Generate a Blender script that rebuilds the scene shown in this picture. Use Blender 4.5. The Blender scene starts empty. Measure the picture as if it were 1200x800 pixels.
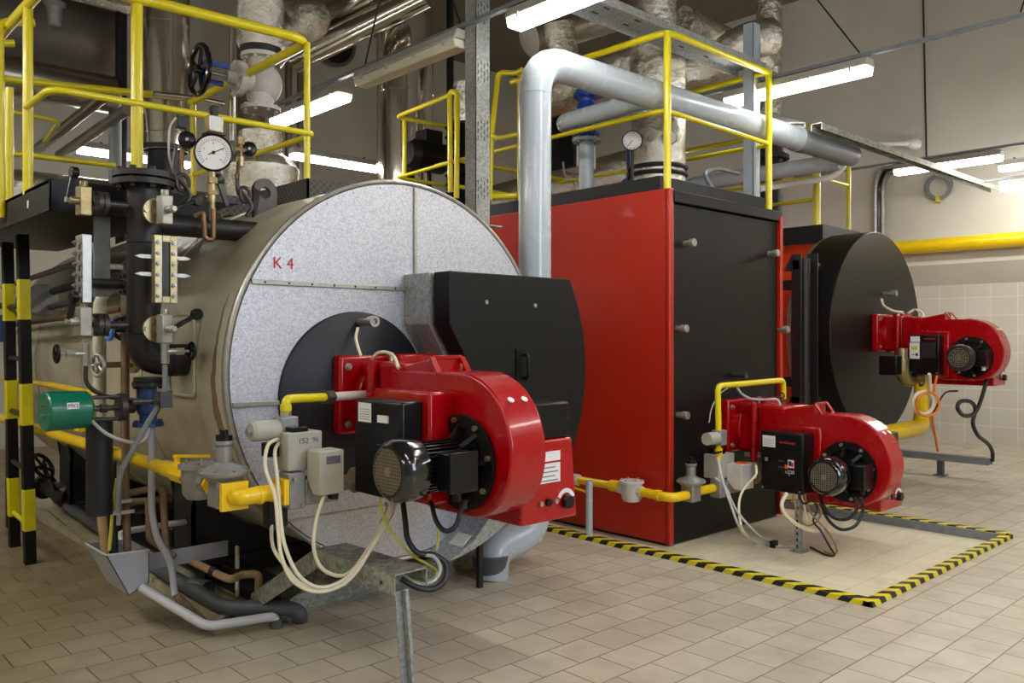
import bpy, bmesh, math, random
from mathutils import Vector as V, Matrix
random.seed(7)
PI = math.pi
scene = bpy.context.scene
col = scene.collection
OFF = {}

# ------------------------------------------------------------------ helpers
def lin(r, g, b):
    f = lambda c: c / 12.92 if c <= .04045 else ((c + .055) / 1.055) ** 2.4
    return (f(r / 255), f(g / 255), f(b / 255), 1)

class B:
    """collects shapes in world coordinates and links them as ONE mesh object"""
    def __init__(s): s.bm = bmesh.new()
    def quadbox(s, c):
        v = [s.bm.verts.new(p) for p in c]
        for f in ((0,1,3,2),(4,6,7,5),(0,4,5,1),(2,3,7,6),(0,2,6,4),(1,5,7,3)):
            s.bm.faces.new([v[i] for i in f])
        return s
    def box(s, x0, x1, y0, y1, z0, z1):
        return s.quadbox([(x, y, z) for x in (x0, x1) for y in (y0, y1) for z in (z0, z1)])
    def obox(s, c, ax, ay, az):
        c, ax, ay, az = V(c), V(ax), V(ay), V(az)
        return s.quadbox([c + i*ax + j*ay + k*az for i in (-1, 1) for j in (-1, 1) for k in (-1, 1)])
    def bar(s, p0, p1, w, h, up=(0, 0, 1)):
        p0, p1 = V(p0), V(p1); d = (p1 - p0); L = d.length; d.normalize()
        a = d.cross(V(up)); a.normalize(); b = a.cross(d)
        return s.obox((p0 + p1) / 2, a * w / 2, d * L / 2, b * h / 2)
    def ring(s, c, a, b, r, n):
        return [s.bm.verts.new(c + (a * math.cos(2*PI*i/n) + b * math.sin(2*PI*i/n)) * r) for i in range(n)]
    def bridge(s, r0, r1):
        n = len(r0)
        for i in range(n): s.bm.faces.new((r0[i], r0[(i+1) % n], r1[(i+1) % n], r1[i]))
    @staticmethod
    def frame(d):
        d = V(d).normalized(); t = V((0, 0, 1)) if abs(d.z) < .9 else V((1, 0, 0))
        a = d.cross(t).normalized(); return a, d.cross(a).normalized()
    def cyl(s, p0, p1, r, r2=None, n=20):
        return s.sweep([V(p0), V(p1)], [r, r if r2 is None else r2], n)
    def sweep(s, pts, rr, n=10, closed=False):
        pts = [V(p) for p in pts]; m = len(pts)
        tan = []
        for i in range(m):
            if closed: t = pts[(i+1) % m] - pts[i-1]
            else: t = pts[min(i+1, m-1)] - pts[max(i-1, 0)]
            tan.append(t.normalized())
        a, b = s.frame(tan[0]); rings = []
        for i in range(m):
            if i:
                a = (a - tan[i] * a.dot(tan[i])).normalized(); b = tan[i].cross(a)
            else: b = tan[0].cross(a)
            rings.append(s.ring(pts[i], a, b, rr[i] if isinstance(rr, list) else rr, n))
        for i in range(m - 1): s.bridge(rings[i], rings[i+1])
        if closed: s.bridge(rings[-1], rings[0])
        else:
            s.bm.faces.new(rings[0]); s.bm.faces.new(rings[-1])
        return s
    def tube(s, pts, r, bend=None, n=12, closed=False):
        pts = [V(p) for p in pts]; bend = bend if bend is not None else r * 2.2; out = []
        m = len(pts)
        for i in range(m):
            if not closed and i in (0, m-1): out.append(pts[i]); continue
            p, q, t = pts[i-1], pts[i], pts[(i+1) % m]
            d0, d1 = (q - p), (t - q); k = min(bend, d0.length * .48, d1.length * .48)
            a, b = q - d0.normalized() * k, q + d1.normalized() * k
            for j in range(7):
                u = j / 6; out.append(a*(1-u)**2 + q*2*u*(1-u) + b*u*u)
        return s.sweep(out, r, n, closed)
    def cable(s, pts, r, n=7, sub=7):
        p = [V(q) for q in pts]; p = [p[0]*2 - p[1]] + p + [p[-1]*2 - p[-2]]; out = []
        for i in range(1, len(p) - 2):
            for j in range(sub):
                t = j / sub; a, b, c, d = p[i-1:i+3]
                out.append(.5*((2*b) + (c-a)*t + (2*a-5*b+4*c-d)*t*t + (3*b-a-3*c+d)*t**3))
        out.append(p[-2]); return s.sweep(out, r, n)
    def lathe(s, prof, o, axis, n=28, closed=False):
        o = V(o); d = V(axis).normalized(); a, b = s.frame(d); rings = []
        for h, r in prof:
            if r < 1e-6: rings.append([s.bm.verts.new(o + d*h)])
            else: rings.append(s.ring(o + d*h, a, b, r, n))
        seq = list(zip(rings, rings[1:])) + ([(rings[-1], rings[0])] if closed else [])
        for r0, r1 in seq:
            if len(r0) == 1 and len(r1) == 1: continue
            if len(r0) == 1 or len(r1) == 1:
                c, R = (r0[0], r1) if len(r0) == 1 else (r1[0], r0)
                for i in range(len(R)): s.bm.faces.new((c, R[i], R[(i+1) % len(R)]))
            else: s.bridge(r0, r1)
        return s
    def torus(s, c, axis, R, r, n=28, m=8, squash=1):
        return s.lathe([(r*math.sin(2*PI*i/m), R + r*math.cos(2*PI*i/m)) for i in range(m)], c, axis, n, True)
    def prism(s, poly, ax, a, b):
        i = 'xyz'.index(ax); mk = lambda p, h: tuple(p[:i]) + (h,) + tuple(p[i:])
        A = [s.bm.verts.new(mk(p, a)) for p in poly]; C = [s.bm.verts.new(mk(p, b)) for p in poly]
        s.bm.faces.new(A); s.bm.faces.new(C); s.bridge(A, C); return s
    def sph(s, c, r, sc=(1, 1, 1), n=16):
        k = bmesh.ops.create_uvsphere(s.bm, u_segments=n, v_segments=n//2+2, radius=r)
        for v in k['verts']: v.co = V((v.co.x*sc[0], v.co.y*sc[1], v.co.z*sc[2])) + V(c)
        return s
    def bolts(s, c, axis, R, k, r, h, ph=0):
        """hexagon heads on a bolt circle"""
        c = V(c); d = V(axis).normalized(); a, b = s.frame(d)
        for i in range(k):
            t = 2*PI*i/k + ph; p = c + (a*math.cos(t) + b*math.sin(t)) * R
            s.cyl(p, p + d*h, r, n=6)
        return s
    def flange(s, c, axis, r, h, k=8, br=None, both=True):
        c = V(c); d = V(axis).normalized()
        s.cyl(c - d*h/2, c + d*h/2, r, n=28)
        br = br or r*.11
        s.bolts(c + d*h/2, d, r*.8, k, br, br*1.1)
        if both: s.bolts(c - d*h/2, -d, r*.8, k, br, br*1.1)
        return s
    def wheel(s, c, axis, R, r, spokes=5):
        c = V(c); d = V(axis).normalized(); a, b = s.frame(d)
        s.torus(c, d, R, r, 28, 8); s.cyl(c - d*r*1.6, c + d*r*1.6, R*.2, n=12)
        for i in range(spokes):
            t = 2*PI*i/spokes; s.cyl(c, c + (a*math.cos(t) + b*math.sin(t))*R, r*.75, n=6)
        return s
    def obj(s, name, m, parent=None, bevel=0, loc=None, seg=2, ang=32):
        bmesh.ops.recalc_face_normals(s.bm, faces=s.bm.faces)
        me = bpy.data.meshes.new(name)
        if parent is not None: L = OFF[parent.name]
        elif loc is not None: L = V(loc)
        else:
            cs = [v.co for v in s.bm.verts]
            L = V(((min(c.x for c in cs)+max(c.x for c in cs))/2, (min(c.y for c in cs)+max(c.y for c in cs))/2, min(c.z for c in cs)))
        bmesh.ops.translate(s.bm, verts=s.bm.verts, vec=-L)
        s.bm.to_mesh(me); s.bm.free()
        me.polygons.foreach_set('use_smooth', [True]*len(me.polygons))
        me.set_sharp_from_angle(angle=math.radians(ang))
        me.materials.append(m)
        o = bpy.data.objects.new(name, me); col.objects.link(o)
        if parent is not None: o.parent = parent
        else: o.location = L
        OFF[o.name] = L
        if bevel:
            k = o.modifiers.new('bevel', 'BEVEL'); k.width = bevel; k.segments = seg; k.limit_method = 'ANGLE'; k.angle_limit = math.radians(40)
        return o
    def thing(s, name, m, label, cat, group=None, **k):
        o = s.obj(name, m, **k); tag(o, label, cat, group); return o
    def struct(s, name, m, **k):
        o = s.obj(name, m, **k); o['kind'] = 'structure'; return o

def tag(o, label, cat, group=None):
    o['label'] = label; o['category'] = cat; o['kind'] = 'thing'
    if group: o['group'] = group
def thing(name, label, cat, loc, group=None):
    o = bpy.data.objects.new(name, None); o.empty_display_size = .1; col.objects.link(o)
    o.location = loc; OFF[o.name] = V(loc); tag(o, label, cat, group); return o
def lab(o, text): o['label'] = text; return o
def writing(body, name, m, parent, c, xd, yd, size, ext=.0008):
    cu = bpy.data.curves.new(name, 'FONT'); cu.body = body; cu.size = size; cu.extrude = ext
    cu.align_x = 'CENTER'; cu.align_y = 'CENTER'
    t = bpy.data.objects.new(name + '_curve', cu); me = bpy.data.meshes.new_from_object(t); bpy.data.objects.remove(t); bpy.data.curves.remove(cu)
    xd, yd = V(xd).normalized(), V(yd).normalized(); zd = xd.cross(yd); c = V(c) - OFF[parent.name]
    me.transform(Matrix(((xd.x, yd.x, zd.x, c.x), (xd.y, yd.y, zd.y, c.y), (xd.z, yd.z, zd.z, c.z), (0, 0, 0, 1))))
    me.name = name; me.materials.clear(); me.materials.append(m)
    o = bpy.data.objects.new(name, me); col.objects.link(o); o.parent = parent; OFF[o.name] = OFF[parent.name]; return o

# ------------------------------------------------------------------ materials
class NT:
    def __init__(s, name):
        s.m = bpy.data.materials.new(name); s.m.use_nodes = True; s.t = s.m.node_tree; s.n = s.t.nodes
        s.p = s.n['Principled BSDF']
    def node(s, ty, **k):
        q = s.n.new(ty)
        for a, b in k.items():
            if hasattr(q, a): setattr(q, a, b)
        return q
    def link(s, a, b): s.t.links.new(a, b)
    def coord(s, scale=(1, 1, 1), loc=(0, 0, 0), kind='Object'):
        c = s.node('ShaderNodeTexCoord'); m = s.node('ShaderNodeMapping')
        m.inputs['Scale'].default_value = scale; m.inputs['Location'].default_value = loc
        s.link(c.outputs[kind], m.inputs[0]); return m.outputs[0]
    def noise(s, co, scale, detail=4, rough=.55):
        q = s.node('ShaderNodeTexNoise'); q.inputs['Scale'].default_value = scale; q.inputs['Detail'].default_value = detail; q.inputs['Roughness'].default_value = rough
        s.link(co, q.inputs['Vector']); return q.outputs[0]
    def ramp(s, fac, stops):
        q = s.node('ShaderNodeValToRGB'); e = q.color_ramp.elements
        while len(e) < len(stops): e.new(.5)
        for i, (p, c) in enumerate(stops): e[i].position = p; e[i].color = c
        s.link(fac, q.inputs[0]); return q.outputs[0]
    def mix(s, fac, a, b, mode='MIX'):
        q = s.node('ShaderNodeMix'); q.data_type = 'RGBA'; q.blend_type = mode
        for i, x in ((0, fac), (6, a), (7, b)):
            if hasattr(x, 'links'): s.link(x, q.inputs[i])
            else: q.inputs[i].default_value = x
        return q.outputs[2]
    def math(s, op, a, b=0):
        q = s.node('ShaderNodeMath'); q.operation = op
        for i, x in ((0, a), (1, b)):
            if hasattr(x, 'links'): s.link(x, q.inputs[i])
            else: q.inputs[i].default_value = x
        return q.outputs[0]
    def sep(s, co):
        q = s.node('ShaderNodeSeparateXYZ'); s.link(co, q.inputs[0]); return q.outputs
    def bump(s, h, strength=.2, dist=.01):
        q = s.node('ShaderNodeBump'); q.inputs['Strength'].default_value = strength; q.inputs['Distance'].default_value = dist
        s.link(h, q.inputs['Height']); s.link(q.outputs[0], s.p.inputs['Normal'])
    def base(s, c):
        if hasattr(c, 'links'): s.link(c, s.p.inputs['Base Color'])
        else: s.p.inputs['Base Color'].default_value = c
    def set(s, rough=.5, metal=0, coat=0, spec=None):
        if hasattr(rough, 'links'): s.link(rough, s.p.inputs['Roughness'])
        else: s.p.inputs['Roughness'].default_value = rough
        s.p.inputs['Metallic'].default_value = metal; s.p.inputs['Coat Weight'].default_value = coat
        s.p.inputs['Coat Roughness'].default_value = .08
        if spec is not None: s.p.inputs['Specular IOR Level'].default_value = spec
        return s.m

def plain(name, c, rough=.5, metal=0, coat=0, var=.12, vs=6, bump=0, bs=40, dirt=None, spec=None):
    """a painted or metal surface with slight procedural unevenness"""
    t = NT(name); co = t.coord(); nz = t.noise(co, vs)
    lo = tuple(x*(1-var) for x in c[:3]) + (1,); hi = tuple(min(1, x*(1+var)) for x in c[:3]) + (1,)
    cc = t.ramp(nz, [(.3, lo), (.7, hi)])
    if dirt:
        n2 = t.noise(co, dirt[1], 6, .65); f = t.ramp(n2, [(dirt[2], (0, 0, 0, 1)), (dirt[2] + .08, (1, 1, 1, 1))])
        cc = t.mix(f, cc, dirt[0])
    t.base(cc)
    if bump: t.bump(t.noise(co, bs), bump)
    n3 = t.noise(co, vs*3)
    r = t.math('ADD', t.math('MULTIPLY', n3, .16), rough - .08)
    return t.set(r, metal, coat, spec)

M = {}
M['burner_red'] = plain('burner_red', lin(166, 0, 10), .26, 0, .4, .05, 3, 0, 40, None, .35)
M['casing_red'] = plain('casing_red', lin(178, 34, 10), .36, 0, .08, .07, 1.5, .02, 8)
M['drum_orange'] = plain('drum_orange', lin(226, 64, 14), .35, 0, .2, .07, 1.5)
M['black_satin'] = plain('black_satin', lin(19, 18, 16), .42, 0, 0, .12, 5, .06, 220, (lin(100, 96, 86), 26, .765), .25)
M['black_plate'] = plain('black_plate', lin(22, 22, 28), .55, 0, 0, .2, 6, .05, 120)
M['black_gloss'] = plain('black_gloss', lin(16, 16, 18), .16, 0, .7, .1, 5)
M['black_box'] = plain('black_box', lin(15, 16, 17), .3, 0, .05, .1, 5, 0, 40, None, .3)
M['black_steel'] = plain('black_steel', lin(38, 36, 35), .42, .25, 0, .2, 9, .08, 60)
M['dark_metal'] = plain('dark_metal', lin(74, 70, 68), .42, .6, 0, .2, 14, .1, 70)
M['rubber'] = plain('rubber', lin(26, 26, 27), .5)
M['zinc'] = plain('zinc', lin(172, 170, 160), .38, .7, 0, .15, 18, .05, 60)
M['brass'] = plain('brass', lin(168, 152, 112), .32, .8, 0, .2, 22)
M['copper'] = plain('copper', lin(132, 100, 72), .4, .75, 0, .25, 18)
M['alu_cast'] = plain('alu_cast', lin(150, 150, 146), .42, .5, 0, .12, 20, .06, 90)
M['valve_white'] = plain('valve_white', lin(205, 198, 190), .45, 0, 0, .07, 9, .1, 30)
M['coil_grey'] = plain('coil_grey', lin(168, 166, 152), .5, 0, 0, .06, 8)
M['yellow_rail'] = plain('yellow_rail', lin(224, 206, 12), .32, 0, .3, .06, 5, 0, 40, (lin(60, 55, 20), 30, .76))
M['yellow_gas'] = plain('yellow_gas', lin(240, 198, 0), .32, 0, .3, .07, 6, 0, 40, (lin(150, 100, 30), 26, .75))
M['yellow_wall'] = plain('yellow_wall', lin(232, 196, 14), .3, 0, .3, .05, 4)
M['yellow_band'] = plain('yellow_band', lin(216, 204, 10), .4, 0, 0, .08, 6, 0, 40, (lin(70, 66, 30), 30, .74))
M['grey_pipe'] = plain('grey_pipe', lin(174, 183, 190), .26, 0, .3, .04, 3)
M['grey_sleeve'] = plain('grey_sleeve', lin(118, 124, 128), .35)
M['grey_paint'] = plain('grey_paint', lin(168, 170, 178), .45, 0, 0, .07, 6)
M['grey_dull'] = plain('grey_dull', lin(120, 124, 128), .5, 0, 0, .15, 12)
M['grey_dark'] = plain('grey_dark', lin(78, 82, 86), .45, 0, 0, .15, 10)
M['blue_paint'] = plain('blue_paint', lin(22, 62, 150), .35, 0, .2)
M['blue_dark'] = plain('blue_dark', lin(34, 62, 112), .4, 0, .1, .25, 14)
M['green_paint'] = plain('green_paint', lin(0, 106, 80), .3, 0, .3, .07, 6)
M['white_label'] = plain('white_label', lin(226, 226, 224), .5, 0, 0, .03)
M['white_plastic'] = plain('white_plastic', lin(232, 232, 228), .35, 0, 0, .03)
M['ink'] = plain('ink', lin(26, 26, 28), .6)
M['ink_red'] = plain('ink_red', lin(196, 40, 46), .6)
M['ink_grey'] = plain('ink_grey', lin(90, 92, 98), .6)
M['orange_lamp'] = plain('orange_lamp', lin(240, 110, 20), .3)
M['magenta'] = plain('magenta', lin(226, 16, 96), .4)
M['blue_mark'] = plain('blue_mark', lin(70, 120, 200), .4)
M['lcd'] = plain('lcd', lin(190, 190, 40), .3)
M['cable_white'] = plain('cable_white', lin(222, 212, 184), .42, 0, 0, .05)
M['cable_grey'] = plain('cable_grey', lin(176, 176, 172), .42, 0, 0, .05)
M['cable_tan'] = plain('cable_tan', lin(170, 128, 80), .45, 0, 0, .08)
M['cable_yellow'] = plain('cable_yellow', lin(200, 190, 60), .42)
M['cable_orange'] = plain('cable_orange', lin(224, 120, 30), .42)
M['rust_pipe'] = plain('rust_pipe', lin(128, 104, 78), .55, .2, 0, .25, 16, .1, 50)
M['tan_pipe'] = plain('tan_pipe', lin(176, 146, 104), .5, 0, 0, .14, 14)
M['drain_white'] = plain('drain_white', lin(196, 200, 204), .32, 0, .1, .06, 9, 0, 40, (lin(130, 120, 100), 22, .72))
M['cream_pipe'] = plain('cream_pipe', lin(205, 200, 180), .4)
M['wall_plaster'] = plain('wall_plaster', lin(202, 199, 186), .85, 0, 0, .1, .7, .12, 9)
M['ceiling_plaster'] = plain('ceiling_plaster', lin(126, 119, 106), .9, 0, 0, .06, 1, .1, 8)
M['dark_insulation'] = plain('dark_insulation', lin(120, 112, 104), .5, .35, 0, .2, 3, .15, 6)
M['dial_white'] = plain('dial_white', lin(238, 238, 234), .4, 0, 0, .01)
M['plinth'] = plain('plinth', lin(168, 158, 128), .7, 0, 0, .2, 6, .1, 30, (lin(110, 92, 62), 9, .6))
M['primer'] = plain('primer', lin(138, 120, 100), .6, 0, 0, .25, 10, .1, 40)

def galv(name, a, b, scale, rough, metal, bump=.06):
    t = NT(name); co = t.coord(); v = t.node('ShaderNodeTexVoronoi'); v.inputs['Scale'].default_value = scale; t.link(co, v.inputs['Vector'])
    big = t.noise(co, 2.2, 5); g = t.math('ADD', t.math('MULTIPLY', t.sep(v.outputs['Color'])[0], .75), t.math('MULTIPLY', big, .35))
    t.base(t.ramp(g, [(.12, a), (.85, b)])); t.bump(v.outputs['Distance'], bump, .004)
    return t.set(t.math('ADD', t.math('MULTIPLY', t.sep(v.outputs['Color'])[1], .2), rough), metal)
M['galv_front'] = galv('galv_front', lin(172, 173, 179), lin(206, 207, 213), 130, .34, .5, .04)
M['galv_strut'] = galv('galv_strut', lin(142, 146, 144), lin(178, 182, 180), 70, .36, .6)
M['galv_tray'] = galv('galv_tray', lin(120, 124, 112), lin(172, 176, 164), 50, .4, .45)

def shell_mat():
    t = NT('shell_sheet'); co = t.coord(); x = t.sep(co)
    g = t.noise(t.coord((1, .25, 1)), 3, 5, .6)
    c = t.ramp(g, [(.3, lin(178, 172, 146)), (.7, lin(212, 206, 184))])
    # a brown run of rust down the sheet near the front edge, with a soft edge of its own
    w = t.math('MULTIPLY', t.math('SUBTRACT', t.noise(t.coord((1, 1, 3.2)), 1.6, 3), .5), .10)
    d = t.math('ABSOLUTE', t.math('SUBTRACT', t.math('SUBTRACT', x[1], .16), w))
    wd = t.math('MULTIPLY', t.math('SUBTRACT', 1.72, x[2]), .055)
    f = t.math('LESS_THAN', t.math('SUBTRACT', d, t.math('MAXIMUM', wd, 0)), 0.004)
    left = t.math('LESS_THAN', x[0], 0)
    low = t.math('MULTIPLY', t.math('LESS_THAN', x[2], 1.72), t.math('GREATER_THAN', x[2], .55))
    f = t.math('MULTIPLY', t.math('MULTIPLY', f, low), t.math('MULTIPLY', left, .75))
    c = t.mix(f, c, lin(116, 70, 22))
    # pale drips
    n = t.noise(t.coord((9, 9, .8)), 3.5, 4); c = t.mix(t.math('MULTIPLY', t.math('GREATER_THAN', n, .68), .35), c, lin(206, 200, 180))
    t.base(c); t.bump(t.noise(t.coord((1, 2.2, .6)), 3.2, 3), .55, .02)
    return t.set(.32, .3)
M['shell_sheet'] = shell_mat()

def brushed(name, c, rough=.2, metal=1.0, b=.05):
    t = NT(name); co = t.coord(); n = t.noise(t.coord((1, 1, .12)), 5, 4)
    t.base(t.ramp(n, [(.3, tuple(k*.82 for k in c[:3])+(1,)), (.7, c)])); t.bump(t.noise(co, 2.2, 2), b, .05)
    return t.set(rough, metal)
M['chrome_pipe'] = brushed('chrome_pipe', lin(222, 216, 206), .12)
M['steel_dull'] = brushed('steel_dull', lin(176, 168, 156), .3)

def foil_mat():
    t = NT('foil'); co = t.coord(); n = t.noise(co, 20, 6, .65); v = t.node('ShaderNodeTexVoronoi'); v.inputs['Scale'].default_value = 11; t.link(co, v.inputs['Vector'])
    t.base(t.ramp(t.noise(co, 5), [(.3, lin(196, 190, 172)), (.7, lin(232, 228, 218))]))
    t.bump(t.math('ADD', n, t.math('MULTIPLY', v.outputs['Distance'], .6)), .7, .03); return t.set(.22, .95)
M['foil'] = foil_mat()

def floor_mat():
    t = NT('floor_tiles'); co = t.coord((1, 1, 1), (TX, TY, 0)); b = t.node('ShaderNodeTexBrick'); b.offset = .5; b.squash = 1
    t.link(co, b.inputs['Vector'])
    b.inputs['Color1'].default_value = lin(196, 187, 167); b.inputs['Color2'].default_value = lin(180, 170, 149); b.inputs['Mortar'].default_value = lin(112, 98, 78)
    for k, v in (('Scale', 1), ('Mortar Size', .0035), ('Mortar Smooth', .15), ('Bias', -.2), ('Brick Width', .2408), ('Row Height', .215)): b.inputs[k].default_value = v
    wo = t.coord(); n = t.noise(wo, 3.2, 6, .62); n2 = t.noise(wo, .55, 4)
    c = t.mix(t.ramp(n, [(.42, (0, 0, 0, 1)), (.78, (.55, .55, .55, 1))]), b.outputs['Color'], lin(150, 136, 112))
    # tiles tinted yellower and darker toward the ladder side of the room
    sx = t.sep(wo); m = t.math('SUBTRACT', t.math('ADD', sx[1], t.math('MULTIPLY', n2, 2.0)), t.math('ADD', sx[0], 2.6))
    c = t.mix(t.ramp(t.math('MULTIPLY', m, .5), [(0, (0, 0, 0, 1)), (1, (.8, .8, .8, 1))]), c, lin(158, 143, 100), 'MULTIPLY')
    t.base(c); t.bump(t.math('ADD', t.math('MULTIPLY', b.outputs['Fac'], -1), t.math('MULTIPLY', n, .15)), .35, .004)
    return t.set(t.math('ADD', t.math('MULTIPLY', n, .3), .22), 0, 0, .45)
TX, TY = 0.0, 0.0
TX, TY = -4.0864, -1.555
M['floor'] = floor_mat()

def wall_tile_mat():
    t = NT('wall_tiles'); co = t.coord(); x = t.sep(co); cb = t.node('ShaderNodeCombineXYZ')
    t.link(x[1], cb.inputs[0]); t.link(x[2], cb.inputs[1]); b = t.node('ShaderNodeTexBrick'); b.offset = 0
    t.link(cb.outputs[0], b.inputs['Vector'])
    b.inputs['Color1'].default_value = lin(206, 204, 192); b.inputs['Color2'].default_value = lin(198, 196, 182); b.inputs['Mortar'].default_value = lin(222, 218, 204)
    for k, v in (('Scale', 1), ('Mortar Size', .006), ('Brick Width', .34), ('Row Height', .26)): b.inputs[k].default_value = v
    t.base(b.outputs['Color']); t.bump(b.outputs['Fac'], -.2, .003); return t.set(.35)
M['wall_tiles'] = wall_tile_mat()

def pad_mat():
    t = NT('pit_concrete'); co = t.coord(); n = t.noise(co, 2.2, 7, .65)
    b = t.node('ShaderNodeTexBrick'); b.offset = .5; t.link(co, b.inputs['Vector'])
    b.inputs['Color1'].default_value = lin(226, 216, 188); b.inputs['Color2'].default_value = lin(220, 210, 180); b.inputs['Mortar'].default_value = lin(192, 182, 152)
    for k, v in (('Scale', 1), ('Mortar Size', .003), ('Brick Width', .24), ('Row Height', .215)): b.inputs[k].default_value = v
    c = t.mix(t.ramp(n, [(.5, (0, 0, 0, 1)), (.72, (.6, .6, .6, 1))]), b.outputs['Color'], lin(170, 160, 134))
    t.base(c); t.bump(n, .1, .01); return t.set(.42)
M['pit_concrete'] = pad_mat()

def hazard(name, ax, sc):
    t = NT(name); x = t.sep(t.coord()); s = t.math('ADD', t.math('MULTIPLY', x[ax], 1), t.math('MULTIPLY', t.math('ADD', x[1-ax], x[2]), .9))
    f = t.math('LESS_THAN', t.math('FRACT', t.math('MULTIPLY', s, sc)), .5)
    n = t.noise(t.coord(), 30, 4); y = t.mix(t.math('GREATER_THAN', n, .7), lin(222, 206, 40), lin(200, 196, 160))
    t.base(t.mix(f, y, lin(24, 24, 22))); return t.set(.4)
M['hazard_y'] = hazard('hazard_y', 1, 7.2)
M['hazard_x'] = hazard('hazard_x', 0, 7.2)

# ------------------------------------------------------------------ the setting
PX0, PX1, PY0, PY1, PZ = 4.68, 7.05, 2.09, 6.6, -.03
b = B()
for x0, x1, y0, y1 in ((-4, PX0, -4, 13), (PX1, 13, -4, 13), (PX0, PX1, -4, PY0), (PX0, PX1, PY1, 13)):
    vs = [b.bm.verts.new(p) for p in ((x0, y0, 0), (x1, y0, 0), (x1, y1, 0), (x0, y1, 0))]; b.bm.faces.new(vs)
b.struct('floor', M['floor'], loc=(0, 0, 0))
B().box(PX0, PX1, PY0, PY1, PZ - .1, PZ).struct('floor', M['pit_concrete'], loc=(0, 0, 0))
B().box(13, 13.3, -4, 13, 0, 2.3).struct('wall_right_lower', M['wall_tiles'], loc=(13, 0, 0))
B().prism([(12.78, 2.56), (13.3, 2.56), (13.3, 7), (12.78, 7)], 'y', -4, 13).struct('wall_right', M['wall_plaster'], loc=(13, 0, 0))
B().prism([(12.78, 2.56), (13.0, 2.27), (13.3, 2.27), (13.3, 2.56)], 'y', -4, 13).struct('trim_1', M['wall_plaster'], loc=(13, 0, 0))
B().box(-4, 13, 13, 13.3, 0, 7).struct('wall_back', M['wall_plaster'], loc=(0, 13, 0))
B().box(-4.3, -4, -4, 13, 0, 7).struct('wall_left', M['wall_plaster'], loc=(-4, 0, 0))
b = B()
WX0, WX1, WZ0, WZ1 = 2.2, 4.2, 1.6, 4.6
b.box(-4, WX0, -4.3, -4, 0, 7).box(WX1, 13, -4.3, -4, 0, 7).box(WX0, WX1, -4.3, -4, 0, WZ0).box(WX0, WX1, -4.3, -4, WZ1, 7)
b.struct('wall_front', M['wall_plaster'], loc=(0, -4, 0))
t_ = NT('daylit_frosted_glass'); t_.p.inputs['Emission Color'].default_value = (.62, .76, 1, 1); t_.p.inputs['Emission Strength'].default_value = 6; t_.base(lin(220, 228, 235)); M['window_glass'] = t_.set(.3)
wn = B().box(WX0, WX1, -4.2, -4.19, WZ0, WZ1).struct('window_1', M['window_glass'], loc=(3.2, -4.2, 1.6))
b = B()
for x in (WX0+.04, (WX0+WX1)/2, WX1-.04): b.box(x-.04, x+.04, -4.22, -4.14, WZ0, WZ1)
for z in (WZ0+.04, 3.1, WZ1-.04): b.box(WX0, WX1, -4.22, -4.14, z-.04, z+.04)
b.obj('window_frame', M['grey_paint'], wn)
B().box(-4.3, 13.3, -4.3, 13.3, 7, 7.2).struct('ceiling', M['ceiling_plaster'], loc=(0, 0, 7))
B().box(1.9, 3.75, 4.27, 8.6, 0, .03).box(1.88, 1.98, 4.27, 8.6, .0, .05).struct('trim_2', M['plinth'], loc=(0, 0, 0))

k = thing('safety_kerb', 'low steel kerb with black and yellow hazard tape around the sunken pad', 'kerb', (5.86, 2.09, 0))
B().box(4.66, 4.74, 2.07, 6.6, -.03, .032).obj('side_rail', M['hazard_y'], k, .004)
B().box(6.98, 7.055, 2.07, 6.6, -.03, .045).obj('side_rail', M['hazard_y'], k, .004)
B().box(4.66, 7.055, 2.06, 2.12, -.03, .034).obj('front_rail', M['hazard_x'], k, .004)
B().box(6.955, 6.979, 2.13, 6.6, -.028, .036).obj('inner_face', M['grey_dull'], k)

# ------------------------------------------------------------------ silver boiler
CX, CZ, R, YF = 2.818, 1.317, 1.0615, 3.9
bo = thing('steam_boiler', 'silver sheet clad cylindrical boiler marked K4 with a round black burner plate', 'boiler', (CX, YF, 0))
def arc(a0, a1, r, n, cx=CX, cz=CZ):
    return [(cx + r*math.cos(math.radians(a0 + (a1-a0)*i/n)), cz + r*math.sin(math.radians(a0 + (a1-a0)*i/n))) for i in range(n+1)]
lab(B().lathe([(4.5, 0), (4.5, R-.006), (.16, R-.006), (.03, R-.004), (.03, 0)], (CX, YF, CZ), (0, 1, 0), 96).obj('shell', M['shell_sheet'], bo), 'dull yellowish sheet metal shell with a brown rust run')
fp = B().lathe([(.03, 0), (.03, R-.012), (0, R-.016), (0, 0)], (CX, YF, CZ), (0, 1, 0), 96).obj('front_plate', M['galv_front'], bo)
lab(fp, 'pale speckled galvanised round front plate')
b = B(); b.torus((CX, YF + .006, CZ), (0, 1, 0), R, .013, 110, 8)
b.lathe([(0, R-.006), (0, R+.004), (.05, R+.004), (.05, R-.006)], (CX, YF, CZ), (0, 1, 0), 96, True).obj('rim_ring', M['zinc'], bo)
for y in (1.15, 2.3, 3.45):
    B().lathe([(y-.02, R-.008), (y-.02, R+.003), (y+.02, R+.003), (y+.02, R-.008)], (CX, YF, CZ), (0, 1, 0), 96, True).obj('shell_band', M['shell_sheet'], bo)
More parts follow.
